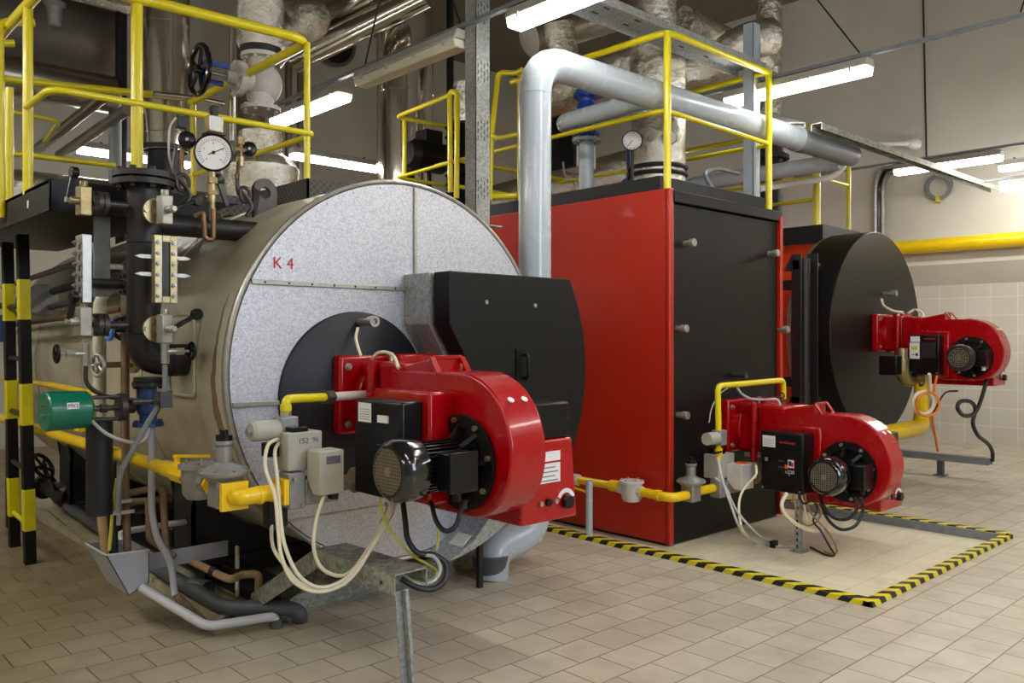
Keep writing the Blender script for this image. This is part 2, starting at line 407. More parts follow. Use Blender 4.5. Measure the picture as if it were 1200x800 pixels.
# raised seams of the front plate
sx = (2.874, 3.900, 2.114)[0]; sz = (2.289, 3.900, 1.777)[2]; sz2 = (1.908, 3.900, 1.176)[2]
s3 = (2.392, 3.900, 0.574)[2]
hw_ = lambda z: CX - math.sqrt(R*R-(z-CZ)**2) + .02
for q in ((sx-.01, sx+.01, YF-.012, YF+.01, 1.84, CZ + math.sqrt(R*R-(sx-CX)**2) - .02), (hw_(sz), 2.81, YF-.014, YF+.01, sz-.012, sz+.012),
          (hw_(sz2), 2.06, YF-.014, YF+.01, sz2-.012, sz2+.012), (hw_(s3), 3.2, YF-.006, YF+.01, s3-.006, s3+.006)):
    B().box(*q).obj('seam_strip', M['zinc'], bo, .003)
for i in range(7): B().cyl((1.95+i*.13, YF-.014, sz), (1.95+i*.13, YF-.018, sz), .006, n=8).obj('rivet', M['dark_metal'], bo)
for i in range(36):
    t = 2*PI*i/36; B().cyl((CX+(R-.035)*math.cos(t), YF, CZ+(R-.035)*math.sin(t)), (CX+(R-.035)*math.cos(t), YF-.004, CZ+(R-.035)*math.sin(t)), .005, n=8).obj('rivet', M['zinc'], bo)
mk = (2.055, 3.900, 1.875)
writing('K 4', 'marking', M['ink_red'], bo, (mk[0], YF-.002, mk[2]), (1, 0, 0), (0, 0, 1), .082)
lab(B().lathe([(.0, 0), (0, .448), (.008, .4566), (.03, .4566)], (2.4815, YF-.02, 1.1858), (0, 1, 0), 72).obj('burner_plate', M['black_plate'], bo, ang=50), 'round blue black burner plate')
sg = (2.488, 3.900, 1.588)
b = B(); b.lathe([(.0, .018), (-.11, .018), (-.11, .026), (-.15, .03), (-.165, .03), (-.165, .016), (-.15, .012), (-.15, 0)], (sg[0], YF-.01, sg[2]), (0, 1, 0), 20)
b.obj('sight_glass', M['zinc'], bo)
# D-shaped smoke chamber on the front, galvanised casing
g = [(2.80, 1.857), (2.80, 1.577), (2.92, 1.37), (3.06, 1.12), (3.2, .86), (3.26, .66), (3.255, .47), (3.12, .34), (2.95, .262)]
lo = math.degrees(math.atan2(.262-CZ, 2.95-CX))
g += arc(lo, math.degrees(math.asin((1.857-CZ)/1.066)), 1.066, 26)
lab(B().prism(g, 'y', 3.67, YF).obj('chamber_casing', M['galv_strut'], bo, ang=25), 'bare galvanised casing behind the black door')
pl = (3.059, 3.750, 0.302)
B().obox((3.07, 3.76, .318), (.06, 0, .048), (0, .06, 0), (-.0015, 0, .0018)).obj('rating_plate', M['white_label'], bo)
d = [(2.822, 1.86), (2.822, 1.575), (2.93, 1.40), (3.08, 1.12), (3.18, .88), (3.22, .63)]
d += arc(math.degrees(math.asin((.63-CZ)/1.09)), math.degrees(math.asin((1.86-CZ)/1.09)), 1.09, 24)
dr = B().prism(d, 'y', 3.52, 3.655).obj('chamber_door', M['black_satin'], bo, .006); lab(dr, 'black D-shaped chamber door')
hc = (3.353, 3.520, 1.338)
b = B(); b.box(hc[0]-.045, hc[0]+.045, 3.512, 3.523, hc[2]-.1, hc[2]+.1)
b.tube([(hc[0]+.012, 3.52, hc[2]+.065), (hc[0]+.012, 3.475, hc[2]+.065), (hc[0]+.012, 3.475, hc[2]-.07), (hc[0]+.012, 3.52, hc[2]-.07)], .009)
b.obj('handle', M['black_box'], dr)
for q in ((3.079, 3.520, 1.699), (3.457, 3.520, 1.690)): B().cyl((q[0], 3.521, q[2]), (q[0], 3.508, q[2]), .013, n=6).obj('screw', M['zinc'], dr)
# skid and saddles
b = B()
for x in (2.2, 3.44): b.box(x-.06, x+.06, 4.3, 8.3, .03, .05).box(x-.008, x+.008, 4.3, 8.3, .05, .15).box(x-.06, x+.06, 4.3, 8.3, .15, .17)
for y in (5.0, 6.6, 8.1): b.box(2.1, 3.54, y-.04, y+.04, .05, .16)
b.obj('skid_frame', M['black_steel'], bo)
for y in (4.9, 7.3):
    p = [(2.0, .17), (3.64, .17), (3.64, .52)] + [q for q in arc(-38, -142, R+.002, 20)] + [(2.0, .52)]
    b = B().prism(p, 'y', y, y+.02).prism(p, 'y', y+.28, y+.3)
    b.box(1.98, 3.66, y-.06, y+.36, .17, .19).box(2.0, 2.02, y, y+.3, .19, .62)
    b.obj('saddle', M['black_plate'], bo)
B().box(2.25, 3.62, 4.2, 4.25, .0, .1).box(2.25, 3.62, 4.15, 4.25, .1, .106).obj('front_sill', M['galv_tray'], bo)
lab(B().prism([(2.13, .56), (2.13, .6), (2.3, .6)], 'y', 4.4, 4.9).box(3.30, 3.33, 3.83, 3.86, 0, .5).obj('prop', M['black_steel'], bo), 'thin black prop under the casing')
# pressed frame around the pipe entry, lifting lug
b = B(); q = [(1.757, 4.28, 1.62), (1.757, 4.62, 1.62), (1.757, 4.62, 1.2), (1.757, 4.28, 1.2)]
b.tube(q, .008, .04, 8, True).obj('entry_frame', M['shell_sheet'], bo)
lx = 2.32; lz = CZ + math.sqrt(R*R - (lx-CX)**2)
p = [(-.075, -.12), (.075, -.12), (.075, .11)] + [(.075*math.cos(t*PI/8), .11 + .075*math.sin(t*PI/8)) for t in range(1, 8)] + [(-.075, .11)]
b = B()
hole = [(.035*math.cos(2*PI*t/16), .10 + .035*math.sin(2*PI*t/16)) for t in range(16)]
out = [(.075*math.cos(2*PI*t/16), .11 + .075*math.sin(2*PI*t/16)) if t <= 8 else (.075*math.cos(2*PI*t/16), -.14) for t in range(16)]
ly = 4.62
for i in range(16):
    j = (i+1) % 16; f = []
    for yy in (ly, ly+.03):
        f.append([b.bm.verts.new((lx+u, yy, lz+w)) for u, w in (hole[i], hole[j], out[j], out[i])])
    b.bm.faces.new(f[0]); b.bm.faces.new(f[1]); b.bridge(f[0], f[1])
bmesh.ops.remove_doubles(b.bm, verts=b.bm.verts, dist=.0005)
b.obj('lifting_lug', M['dark_metal'], bo)

# ------------------------------------------------------------------ red cabinet boiler
X0, X1, Y0, Y1, ZT = 5.04, 6.628, 3.733, 6.3, 2.6
cb = thing('hot_water_boiler', 'tall red and black boxy boiler standing on the pad inside the hazard tape', 'boiler', ((X0+X1)/2, Y0, PZ))
lab(B().box(X0, X0+.03, Y0+.01, 4.985, PZ+.02, ZT).obj('side_panel', M['casing_red'], cb, .006), 'red side panel')
lab(B().box(X0, X0+.03, 4.995, Y1, PZ+.02, ZT).obj('side_panel', M['casing_red'], cb, .006), 'red side panel')
lab(B().box(X1-.04, X1, Y0-.03, Y1, PZ+.02, ZT-.06).obj('side_panel', M['casing_red'], cb, .006), 'red side panel')
lab(B().box(X0, X0+.055, Y0-.014, Y0+.03, PZ+.012, ZT).obj('corner_post', M['casing_red'], cb, .008), 'red corner strip')
lab(B().box(X0+.055, X1-.045, Y0, Y0+.04, PZ+.01, ZT-.11).obj('front_panel', M['black_satin'], cb, .004), 'black front door panel')
lab(B().box(X0+.02, X1-.03, Y0+.04, Y1-.02, PZ, ZT-.02).obj('core', M['black_plate'], cb), 'dark boiler body')
lab(B().box(X0+.045, X1-.01, Y0-.025, Y0+.15, ZT-.1, ZT-.015).obj('front_ledge', M['black_satin'], cb, .005), 'black ledge above the door')
lab(B().box(X0+.06, X1-.04, Y0+.12, Y1, ZT-.02, ZT+.115).obj('top_deck', M['black_plate'], cb, .004), 'black deck slab on top')
kn = ((5.219, 3.733, 2.207), (6.419, 3.733, 2.212), (5.123, 3.733, 1.569), (6.586, 3.733, 1.573), (5.134, 3.733, 0.932))
for q in kn:
    B().lathe([(0, 0), (0, .022), (.05, .022), (.052, .03), (.09, .03), (.095, .026), (.095, 0)], (q[0]+.02, Y0, q[2]), (0, -1, 0), 20).obj('door_bolt', M['zinc'], cb)
sg = (5.886, 3.733, 1.206)
B().lathe([(0, 0), (0, .02), (.09, .02), (.09, .028), (.13, .028), (.13, .014), (.12, 0)], (sg[0], Y0, sg[2]), (0, -1, 0), 20).obj('sight_glass', M['dark_metal'], cb)

# ------------------------------------------------------------------ round orange boiler behind
QX, QZ, QR, QY = 9.42, 1.546, 1.138, 4.1
ob = thing('hot_water_boiler', 'round orange drum boiler with a great black disc door near the wall', 'boiler', (QX, QY, 0))
B().lathe([(0, 0), (0, QR-.06), (3.2, QR-.06), (3.2, 0)], (QX, QY+.5, QZ), (0, 1, 0), 72).obj('shell', M['drum_orange'], ob)
lab(B().lathe([(0, QR-.1), (0, QR-.02), (.05, QR-.02), (.05, QR-.1)], (QX, QY+.45, QZ), (0, 1, 0), 72, True).obj('rim_ring', M['zinc'], ob), 'bare metal ring behind the door')
dr = B().lathe([(0, 0), (0, QR-.008), (.01, QR), (.43, QR), (.43, 0)], (QX, QY, QZ), (0, 1, 0), 96).obj('drum_door', M['black_satin'], ob)
h1, h2 = (8.064, 4.200, 2.229), (8.012, 4.200, 0.860)
hx = 8.0
b = B().box(hx, hx+.02, 4.27, 4.38, .72, 2.36).box(hx+.25, hx+.27, 4.22, 4.34, .72, 2.38)
b.cyl((hx+.13, 4.3, .78), (hx+.13, 4.3, 2.32), .055).box(hx, hx+.27, 4.29, 4.4, 2.2, 2.3).box(hx, hx+.27, 4.29, 4.4, .8, .9)
b.prism([(hx+.01, 2.36), (hx+.01, 2.18), (hx-.16, 2.18)], 'y', 4.36, 4.38)
b.box(hx+.02, 8.45, 4.37, 4.5, 1.0, 1.1).box(hx+.02, 8.45, 4.37, 4.5, 2.0, 2.1)
for z in (.86, 2.25): b.cyl((hx+.27, 4.27, z), (hx+.36, 4.27, z), .035, n=12)
b.obj('door_hinge', M['black_steel'], ob, .004)
sg = (9.542, 4.100, 2.000)
B().lathe([(0, 0), (0, .02), (.1, .02), (.1, .035), (.15, .035), (.15, 0)], (sg[0], QY, sg[2]), (0, -1, 0), 16).obj('sight_glass', M['zinc'], ob)
b = B()
for y in (4.9, 7): b.prism([(8.7, 0), (10.1, 0), (10.1, .7), (8.7, .7)], 'y', y, y+.1)
b.obj('saddle', M['black_plate'], ob)
lab(B().box(9.15, 10.1, 4.62, 7.7, 2.56, 2.8).box(8.7, 9.1, 5.2, 7.7, 2.5, 2.72).obj('top_deck', M['black_plate'], ob, .004), 'black deck block on top of the drum')
M['grille'] = plain('grille', lin(128, 120, 100), .45, .3)
# ------------------------------------------------------------------ forced draught burners
def burner(o, label, style):
    """o = centre of the mounting flange; u across (to the right), v away from the boiler, w up"""
    ox, oy, oz = o; W = lambda u, v, w: (ox+u, oy-v, oz+w)
    t = thing('gas_burner', label, 'burner', W(0, 0, 0), 'red gas burners')
    def bx(b, u0, u1, v0, v1, w0, w1): return b.box(ox+u0, ox+u1, oy-v1, oy-v0, oz+w0, oz+w1)
    bx(B(), -.285, .285, .0, .075, -.205, .21).obj('mounting_flange', M['burner_red'], t, .018, seg=3)
    for u in (-.235, .235):
        for w in (-.15, .15):
            B().cyl(W(u, .07, w), W(u, .082, w), .02, n=16).cyl(W(u, .08, w), W(u, .096, w), .013, n=6).obj('bolt', M['zinc'], t)
    # neck: swivel head with its quarter-round flank
    b = bx(B(), -.16, .24, .07, .3, -.2, .18); b.obj('swivel_head', M['burner_red'], t, .03, seg=3)
    B().cyl(W(-.15, .16, .03), W(-.12, .16, .03), .11, n=24).cyl(W(0, .05, -.02), W(0, .12, -.02), .2, n=36).obj('head_collar', M['burner_red'], t, .008)
    bx(B(), -.19, .2, .29, .5, -.3, .175).obj('neck', M['burner_red'], t, .02, seg=3)
    h = B()
    for w0, w1 in ((-.26, -.15), (-.145, .03), (.035, .19)): h.cyl(W(-.205, .25, w0), W(-.205, .25, w1), .028, n=16)
    h.obj('hinge', M['burner_red'], t, .004)
    B().cyl(W(-.205, .25, -.28), W(-.205, .25, .2), .012, n=10).obj('hinge_pin', M['brass'], t)
    # snail housing
    c = (1.0, -.25); pr = [(.42, .143), (.8, .145)]
    key = ((90, .395), (60, .365), (30, .325), (0, .297), (-30, .275), (-60, .255), (-90, .24))
    for i in range(25):
        a = 90 - 180*i/24
        for (a0, r0), (a1, r1) in zip(key, key[1:]):
            if a1 <= a <= a0: r = r0 + (r1-r0)*(a0-a)/(a0-a1); break
        pr.append((c[0] + r*math.cos(math.radians(a)), c[1] + r*math.sin(math.radians(a))))
    pr += [(.75, -.492), (.45, -.44)]
    B().prism([(oy-v, oz+w) for v, w in pr], 'x', ox-.21, ox).obj('fan_housing', M['burner_red'], t, .012, seg=3)
    for v, w in ((.52, .02), (.57, .02), (.63, -.01)):
        B().cyl(W(-.21, v, w), W(-.214, v, w), .008 if v < .6 else .016, n=14).obj('plug', M['zinc'] if v < .6 else M['burner_red'], t)
    for a, u in ((52, -.14), (52, -.06)):
        q = math.radians(a); r = .357; n = V((0, -math.cos(q), math.sin(q))); p = V(W(u, c[0]+r*math.cos(q), c[1]+r*math.sin(q)))
        B().cyl(p, p + n*.006, .016, n=14).obj('cap', M['white_plastic'], t)
    # sloping ramp and lifting bracket on top
    B().prism([(oy-.42, oz+.14), (oy-.74, oz+.14), (oy-.74, oz+.205)], 'x', ox-.2, ox-.02).obj('top_ramp', M['burner_red'], t, .006)
    q0, q1 = .745, .80; b = B()
    fl = lambda u, k: W(u, q0 + (q1-q0)*k, .21 - .075*k)
    for u in (-.2, -.02): b.bar(fl(u, 0), fl(u, 1), .03, .012, (0, -1, .6))
    for k in (0, 1): b.bar(fl(-.2, k), fl(-.02, k), .012, .018)
    b.obj('lifting_bracket', M['burner_red'], t, .002)
    # damper box on the far side
    prf = [(0, -.55), (.37, -.55), (.335, -.17), (0, -.17)]
    B().prism([(ox+u, oz+w) for u, w in prf], 'y', oy-1.14, oy-.5).obj('damper_box', M['burner_red'], t, .012, seg=3)
    bx(B(), .0, .325, .55, 1.13, -.17, .0).obj('silencer_cover', M['black_box'], t, .012, seg=3)
    fy = oy-1.1405
    wl = lambda u0, u1, w0, w1, n, m: B().box(ox+u0, ox+u1, fy-.002, fy, oz+w0, oz+w1).obj(n, m, t)
    wl(.12, .25, -.27, -.225, 'label_sticker', M['white_label']); wl(.1, .25, -.37, -.28, 'label_sticker', M['white_label'])
    lk = B()
    for i in range(4): lk.box(ox+.115, ox+.235-.02*(i % 2), fy-.0026, fy-.002, oz-.362+.02*i, oz-.357+.02*i)
    lk.obj('label_print', M['ink_grey'], t)
    B().cyl((ox+.29, fy, oz-.47), (ox+.29, fy-.03, oz-.47), .032, n=20).obj('damper_knob', M['black_box'], t, .004)
    b = B()
    for a in range(9):
        a0, a1 = math.radians(20+a*15), math.radians(35+a*15)
        b.quadbox([(ox+.29+r*math.cos(a_), fy-y, oz-.47+r*math.sin(a_)) for a_ in (a0, a1) for y in (0, .002) for r in (.042, .062)])
    b.obj('knob_scale', M['white_label'], t)
    for u in (.12, .17, .22): B().cyl((ox+u, fy, oz-.46), (ox+u, fy-.012, oz-.46), .012 if u != .17 else .018, n=12).obj('screw', M['zinc'] if u != .17 else M['black_box'], t)
    # fan motor on an open adaptor ring
    mv, mw = 1.0, -.25; m0 = -.05 if style == 'old' else 0
    mo = B().lathe([(0, 0), (0, .205), (.012, .212), (.028, .212), (.028, .155), (.012, .15), (.012, 0)], W(-.21, mv, mw), (-1, 0, 0), 48).obj('adaptor_ring', M['black_satin'], t)
    for i in range(8):
        a = .2 + 2*PI*i/8; p = V(W(-.238, mv+.19*math.cos(a), mw+.19*math.sin(a))); B().cyl(p, p - V((.014, 0, 0)), .013, n=6).obj('bolt', M['brass'] if style == 'old' else M['zinc'], mo)
    b = B()
    for i in range(8):
        a = 2*PI*i/8 + .1; b.bar(W(-.228, mv+.165*math.cos(a), mw+.165*math.sin(a)), W(-.3, mv+.085*math.cos(a), mw+.085*math.sin(a)), .022, .022, (1, 0, 0))
    b.obj('spokes', M['black_satin'], mo)
    mb = B(); mb.cyl(W(-.24, mv, mw), W(-.46+m0, mv, mw), .094, n=40)
    for i in range(36):
        a = 2*PI*i/36; dd = V((0, math.cos(a), math.sin(a)))
        p0, p1 = V(W(-.29, mv, mw)), V(W(-.46+m0, mv, mw)); mb.bar(p0 + dd*.102, p1 + dd*.102, .005, .022, dd)
    mot = mb.obj('motor_body', M['black_gloss'] if style == 'old' else M['black_box'], t)
    cm = M['black_gloss'] if style != 'far' else M['black_steel']
    B().lathe([(0, .118), (.0, .128), (.075, .134), (.112, .126), (.13, .108), (.13, .096), (.123, .094), (.123, .0)], W(-.445+m0, mv, mw), (-1, 0, 0), 44).obj('fan_cowl', cm, mot, ang=45)
    b = B()
    gu = -.41-.163+m0
    if style != 'far':
        for i in range(-6, 7):
            k = i*.0145; hlf = math.sqrt(.095**2 - k*k)
            b.bar(W(gu, mv+k, mw-hlf), W(gu, mv+k, mw+hlf), .005, .005, (1, 0, 0)).bar(W(gu, mv-hlf, mw+k), W(gu, mv+hlf, mw+k), .005, .005, (1, 0, 0))
        b.cyl(W(gu+.002, mv, mw), W(gu-.004, mv, mw), .02, n=20)
    else:
        for r in (.03, .05, .07, .09): b.torus(W(gu, mv, mw), (1, 0, 0), r, .0035, 32, 6)
        for i in range(12): b.bar(W(gu, mv, mw), W(gu, mv+.095*math.cos(i*PI/6), mw+.095*math.sin(i*PI/6)), .005, .004, (1, 0, 0))
    b.obj('cowl_grille', M['grille'], mot)
    tb = bx(B(), -.4+m0, -.26+m0, mv+.1, mv+.19, mw-.085, mw+.075).obj('terminal_box', M['black_box'], mot, .006)
    B().box(ox-.405+m0, ox-.255+m0, oy-mv-.2, oy-mv-.186, oz+mw-.09, oz+mw+.08).obj('terminal_lid', M['black_box'], tb, .004)
    B().cyl(W(-.33+m0, mv+.15, mw-.085), W(-.33+m0, mv+.15, mw-.13), .02, n=12).obj('cable_gland', M['black_box'] if style != 'far' else M['white_plastic'], tb, .003)
    # control box
    if style == 'old': u0, v0, v1, w0, w1 = -.46, .5, .865, -.42, .02
    elif style == 'mid': u0, v0, v1, w0, w1 = -.4, .42, .76, -.43, .005
    else: u0, v0, v1, w0, w1 = -.36, .44, .74, -.44, -.02
    ub = -.34 if style == 'old' else -.235
    bx(B(), ub-.005, -.2, v0-.03, v1+.05, w0-.02, w1+.04).obj('box_plinth', M['burner_red'], t, .012)
    k = bx(B(), u0, ub, v0, v1, w0, w1).obj('control_box', M['black_box'], t, .014, seg=3)
    F = lambda a, c_, e=0: W(u0-e, v0+a*(v1-v0), w0+c_*(w1-w0))
    def face(n, m, a0, a1, c0, c1, e=.002):
        p, q = F(a0, c0), F(a1, c1); return B().box(ox+u0-e, ox+u0+.002, min(p[1], q[1]), max(p[1], q[1]), p[2], q[2]).obj(n, m, k)
    for a in (.06, .92):
        B().cyl(F(a, .05), F(a, .05, .004), .008, n=10).obj('screw', M['zinc'], k)
    if style == 'old':
        face('lid_lower', M['black_box'], .02, .97, .02, .72, .006)
        face('label_sticker', M['white_label'], .07, .36, .76, .96)
        b = B()
        for i in range(5): b.box(ox+u0-.003, ox+u0-.0015, F(.33, 0)[1], F(.1+.02*(i % 2), 0)[1], F(0, .79+.025*i)[2], F(0, .795+.025*i)[2])
        b.obj('label_print', M['ink_grey'], k)
        face('plate_label', M['white_label'], .52, .74, .775, .85, .008)
        face('toggle_switch', M['white_plastic'], .5, .64, .30, .40, .02)
        B().cyl(F(.74, .43), F(.74, .43, .02), .014, n=14).obj('signal_lamp', M['orange_lamp'], k)
        B().cyl(F(.18, .5), F(.18, .5, .01), .018, n=16).obj('lock', M['black_box'], k)
        b = B(); b.box(ox+u0-.008, ox+u0-.005, F(.68, 0)[1], F(.5, 0)[1], F(0, .545)[2], F(0, .553)[2]); b.obj('slot', M['ink_grey'], k)
    elif style == 'mid':
        face('recess_panel', M['black_box'], .35, .8, .25, .7, .004)
        face('label_sticker', M['white_label'], .06, .36, .74, .93)
        b = B()
        for i in range(4): b.box(ox+u0-.003, ox+u0-.0015, F(.33, 0)[1], F(.09, 0)[1], F(0, .77+.03*i)[2], F(0, .775+.03*i)[2])
        b.obj('label_print', M['ink_grey'], k)
        writing('weishaupt', 'brand_mark', M['ink_red'], k, F(.64, .84, .0025), (0, -1, 0), (0, 0, 1), .03)
        face('lock', M['zinc'], .12, .18, .5, .56, .006)
        face('display_frame', M['white_label'], .66, .80, .43, .56, .006); face('display_screen', M['ink'], .68, .74, .46, .54, .0075); face('display_mark', M['magenta'], .74, .79, .45, .52, .0078)
        face('signal_lamp', M['orange_lamp'], .6, .66, .41, .47, .012); face('indicator', M['brass'], .6, .655, .33, .37, .008)
        writing('220', 'display_digits', M['white_label'], k, F(.73, .355, .0045), (0, -1, 0), (0, 0, 1), .035)
        face('indicator', M['blue_mark'], .67, .71, .29, .33, .006)
        for c0 in (.52, .42): face('slot', M['ink_grey'], .44, .57, c0, c0+.012, .0055)
    else:
        face('label_sticker', M['white_label'], .04, .36, .82, .96)
        face('display_unit', M['white_label'], .02, .35, .4, .8, .008); face('display_screen', M['lcd'], .08, .28, .62, .71, .0095)
        face('key_pad', M['ink'], .22, .3, .47, .54, .0095); face('key_pad', M['ink'], .1, .13, .49, .52, .0095); face('key_pad', M['ink'], .15, .18, .49, .52, .0095)
        face('recess_panel', M['black_plate'], .4, .88, .42, .82, .004); face('slot', M['ink'], .74, .84, .45, .5, .006)
        writing('weishaupt', 'brand_mark', M['ink_red'], k, F(.68, .9, .0025), (0, -1, 0), (0, 0, 1), .03)
    # little tube from sight glass side, plugs on the head
    for u in (.0, .1): B().box(ox+u-.045, ox+u+.045, oy-.302, oy-.3, oz+.09, oz+.13).obj('type_plate', M['white_label'], t)
    B().box(ox-.02, ox+.22, oy-.24, oy-.12, oz+.17, oz+.215).obj('head_cover', M['burner_red'], t, .01)
    B().cyl(W(-.05, .2, .17), W(-.05, .2, .225), .012, n=10).obj('test_nipple', M['zinc'], t)
    if style != 'old':
        b = B(); b.torus(W(.12, .3, .235), (1, .3, 0), .022, .006, 18, 6); b.cyl(W(.12, .3, .17), W(.12, .3, .215), .009, n=8)
        b.obj('eye_bolt', M['dark_metal'], t)
    return t, W

b1, W1 = burner((2.61, 3.88, 1.2), 'red gas burner on the silver boiler with glossy black motor', 'old')
b2, W2 = burner((6.0, 3.733, .81), 'red gas burner on the boxy red and black boiler above the pad', 'mid')
b3, W3 = burner((9.52, 4.1, 1.555), 'red gas burner with a small display on the great black disc', 'far')
# ------------------------------------------------------------------ gas train of the silver boiler
gx, gy, gz = 1.6, 3.55, .84
b = B().tube([(gx, 12.98, .88), (gx, 3.95, .85)], .034, n=20)
gp = b.thing('gas_pipe', M['yellow_gas'], 'thick yellow gas pipe running low along the flank of the silver boiler', 'pipe')
B().cyl((gx, 4.25, .852), (gx, 3.98, .85), .041, n=20).cyl((gx, 4.1, .85), (gx, 3.94, .85), .05, n=8).cyl((gx, 4.1, .88), (gx, 4.1, .93), .016).bar((gx-.02, 4.1, .93), (gx+.13, 4.02, .925), .026, .012).obj('ball_valve', M['yellow_gas'], gp)
b = B().lathe([(-.085, 0), (-.085, .058), (-.06, .075), (.055, .08), (.055, .094), (.075, .094), (.08, .05), (.08, 0)], (gx, 3.84, .845), (0, 0, 1), 32)
b.cyl((gx, 3.96, .845), (gx, 3.72, .845), .05, n=8)
gf = b.thing('gas_filter', M['alu_cast'], 'round grey cast gas filter pot on the thick yellow pipe', 'filter')
for i in range(6): B().cyl((gx+.07*math.cos(i*PI/3), 3.84+.07*math.sin(i*PI/3), .918), (gx+.07*math.cos(i*PI/3), 3.84+.07*math.sin(i*PI/3), .932), .009, n=6).obj('bolt', M['zinc'], gf)
def regulator(c, label, s=1.0):
    c = V(c); t = thing('pressure_regulator', label, 'regulator', c, 'gas pressure regulators')
    z = (0, 0, 1)
    B().box(c.x-.055*s, c.x+.055*s, c.y-.055*s, c.y+.055*s, c.z-.075*s, c.z+.05*s).cyl(c + V((0, 0, .04*s)), c + V((0, 0, .07*s)), .07*s, .1*s, 28).obj('body', M['alu_cast'], t, .008)
    B().lathe([(.065*s, 0), (.065*s, .106*s), (.075*s, .112*s), (.083*s, .112*s), (.092*s, .1*s), (.11*s, .05*s), (.12*s, .04*s), (.12*s, 0)], c, z, 36).obj('diaphragm_cover', M['alu_cast'], t)
    for i in range(8):
        p = c + V((.1*s*math.cos(i*PI/4), .1*s*math.sin(i*PI/4), .08*s)); B().cyl(p, p + V((0, 0, .014*s)), .007*s, n=6).obj('bolt', M['brass'], t)
    B().lathe([(.115*s, 0), (.115*s, .036*s), (.19*s, .036*s), (.2*s, .045*s), (.215*s, .045*s), (.215*s, 0)], c, z, 24).obj('spring_tube', M['alu_cast'], t)
    lab(B().lathe([(.215*s, 0), (.215*s, .036*s), (.24*s, .036*s), (.242*s, .018*s), (.262*s, .018*s), (.262*s, 0)], c, z, 20).obj('cap', M['black_box'], t), 'black plastic cap')
    return t
regulator((gx, 3.575, .835), 'mushroom-shaped gas regulator at the corner of the thick yellow gas pipe')
b = B().obox((gx, 3.475, .82), (.06, 0, 0), (0, .012, 0), (0, 0, .06)).tube([(gx, 3.47, .82), (gx, 3.42, .82), (1.8, 3.42, .825)], .036, .05, 20)
b.cyl((gx+.08, 3.42, .82), (gx+.1, 3.42, .82), .04, n=20).cyl((1.74, 3.42, .825), (1.77, 3.42, .825), .042, n=20).obox((1.79, 3.42, .825), (.012, 0, 0), (0, .055, 0), (0, 0, .055))
b.thing('gas_elbow', M['yellow_gas'], 'short yellow gas elbow with square flange in front of the silver boiler', 'pipe')
b = B().cyl((gx, 3.735, .845), (gx, 3.62, .84), .036, n=20).cyl((gx, 3.7, .845), (gx, 3.68, .845), .052, n=6)
b.thing('gas_nipple', M['yellow_gas'], 'short yellow nipple between the grey filter pot and the regulator', 'pipe')
# double solenoid block
vx, vy, vz = 1.815, 3.42, .83
gv = thing('gas_valve', 'grey double solenoid gas valve under the red burner of the silver boiler', 'valve', (vx+.12, vy, vz-.08))
lab(B().box(vx-.01, vx+.07, vy-.05, vy+.05, vz-.085, vz+.075).box(vx+.07, vx+.24, vy-.05, vy+.06, vz-.075, vz+.04).obj('valve_body', M['alu_cast'], gv, .006), 'bare cast metal body')
B().cyl((vx+.01, vy-.05, vz+.05), (vx+.01, vy-.07, vz+.05), .009, n=8).cyl((vx+.055, vy-.05, vz-.07), (vx+.055, vy-.056, vz-.07), .01, n=8).cyl((vx+.2, vy-.05, vz-.05), (vx+.2, vy-.056, vz-.05), .01, n=8).obj('screw', M['zinc'], gv)
c1 = B().box(vx-.005, vx+.165, vy-.03, vy+.1, vz+.08, vz+.25).obj('coil_housing', M['coil_grey'], gv, .006)
writing('152', 'coil_print', M['ink_grey'], c1, (vx+.07, vy-.0305, vz+.21), (1, 0, 0), (0, 0, 1), .035)
writing('96', 'coil_print', M['ink_grey'], c1, (vx+.13, vy-.0305, vz+.212), (1, 0, 0), (0, 0, 1), .032)
B().box(vx+.02, vx+.1, vy-.02, vy+.09, vz+.25, vz+.272).obj('coil_plug', M['black_box'], gv, .004)
c2 = B().prism([(vy-.16, vz-.02), (vy-.16, vz+.175), (vy-.05, vz+.175), (vy-.05, vz+.04), (vy-.1, vz-.02)], 'x', vx+.075, vx+.2).obj('coil_housing', M['coil_grey'], gv, .006)
B().box(vx+.11, vx+.18, vy-.1615, vy-.16, vz+.115, vz+.15).obj('label_sticker', M['ink_grey'], c2)
B().box(vx+.155, vx+.19, vy-.13, vy-.09, vz-.05, vz-.01).obj('coil_plug', M['black_box'], gv, .004)
b = B().tube([(vx+.24, vy, vz-.01), (2.45, vy, vz+.02), (2.45, vy, 1.02)], .036, .06, 18).lathe([(-.012, 0), (-.012, .06), (.012, .06), (.012, 0)], (vx+.36, vy, vz), (1, 0, 0), 20)
b.thing('gas_stub', M['primer'], 'short bare brown pipe from the solenoid valve up into the burner', 'pipe')
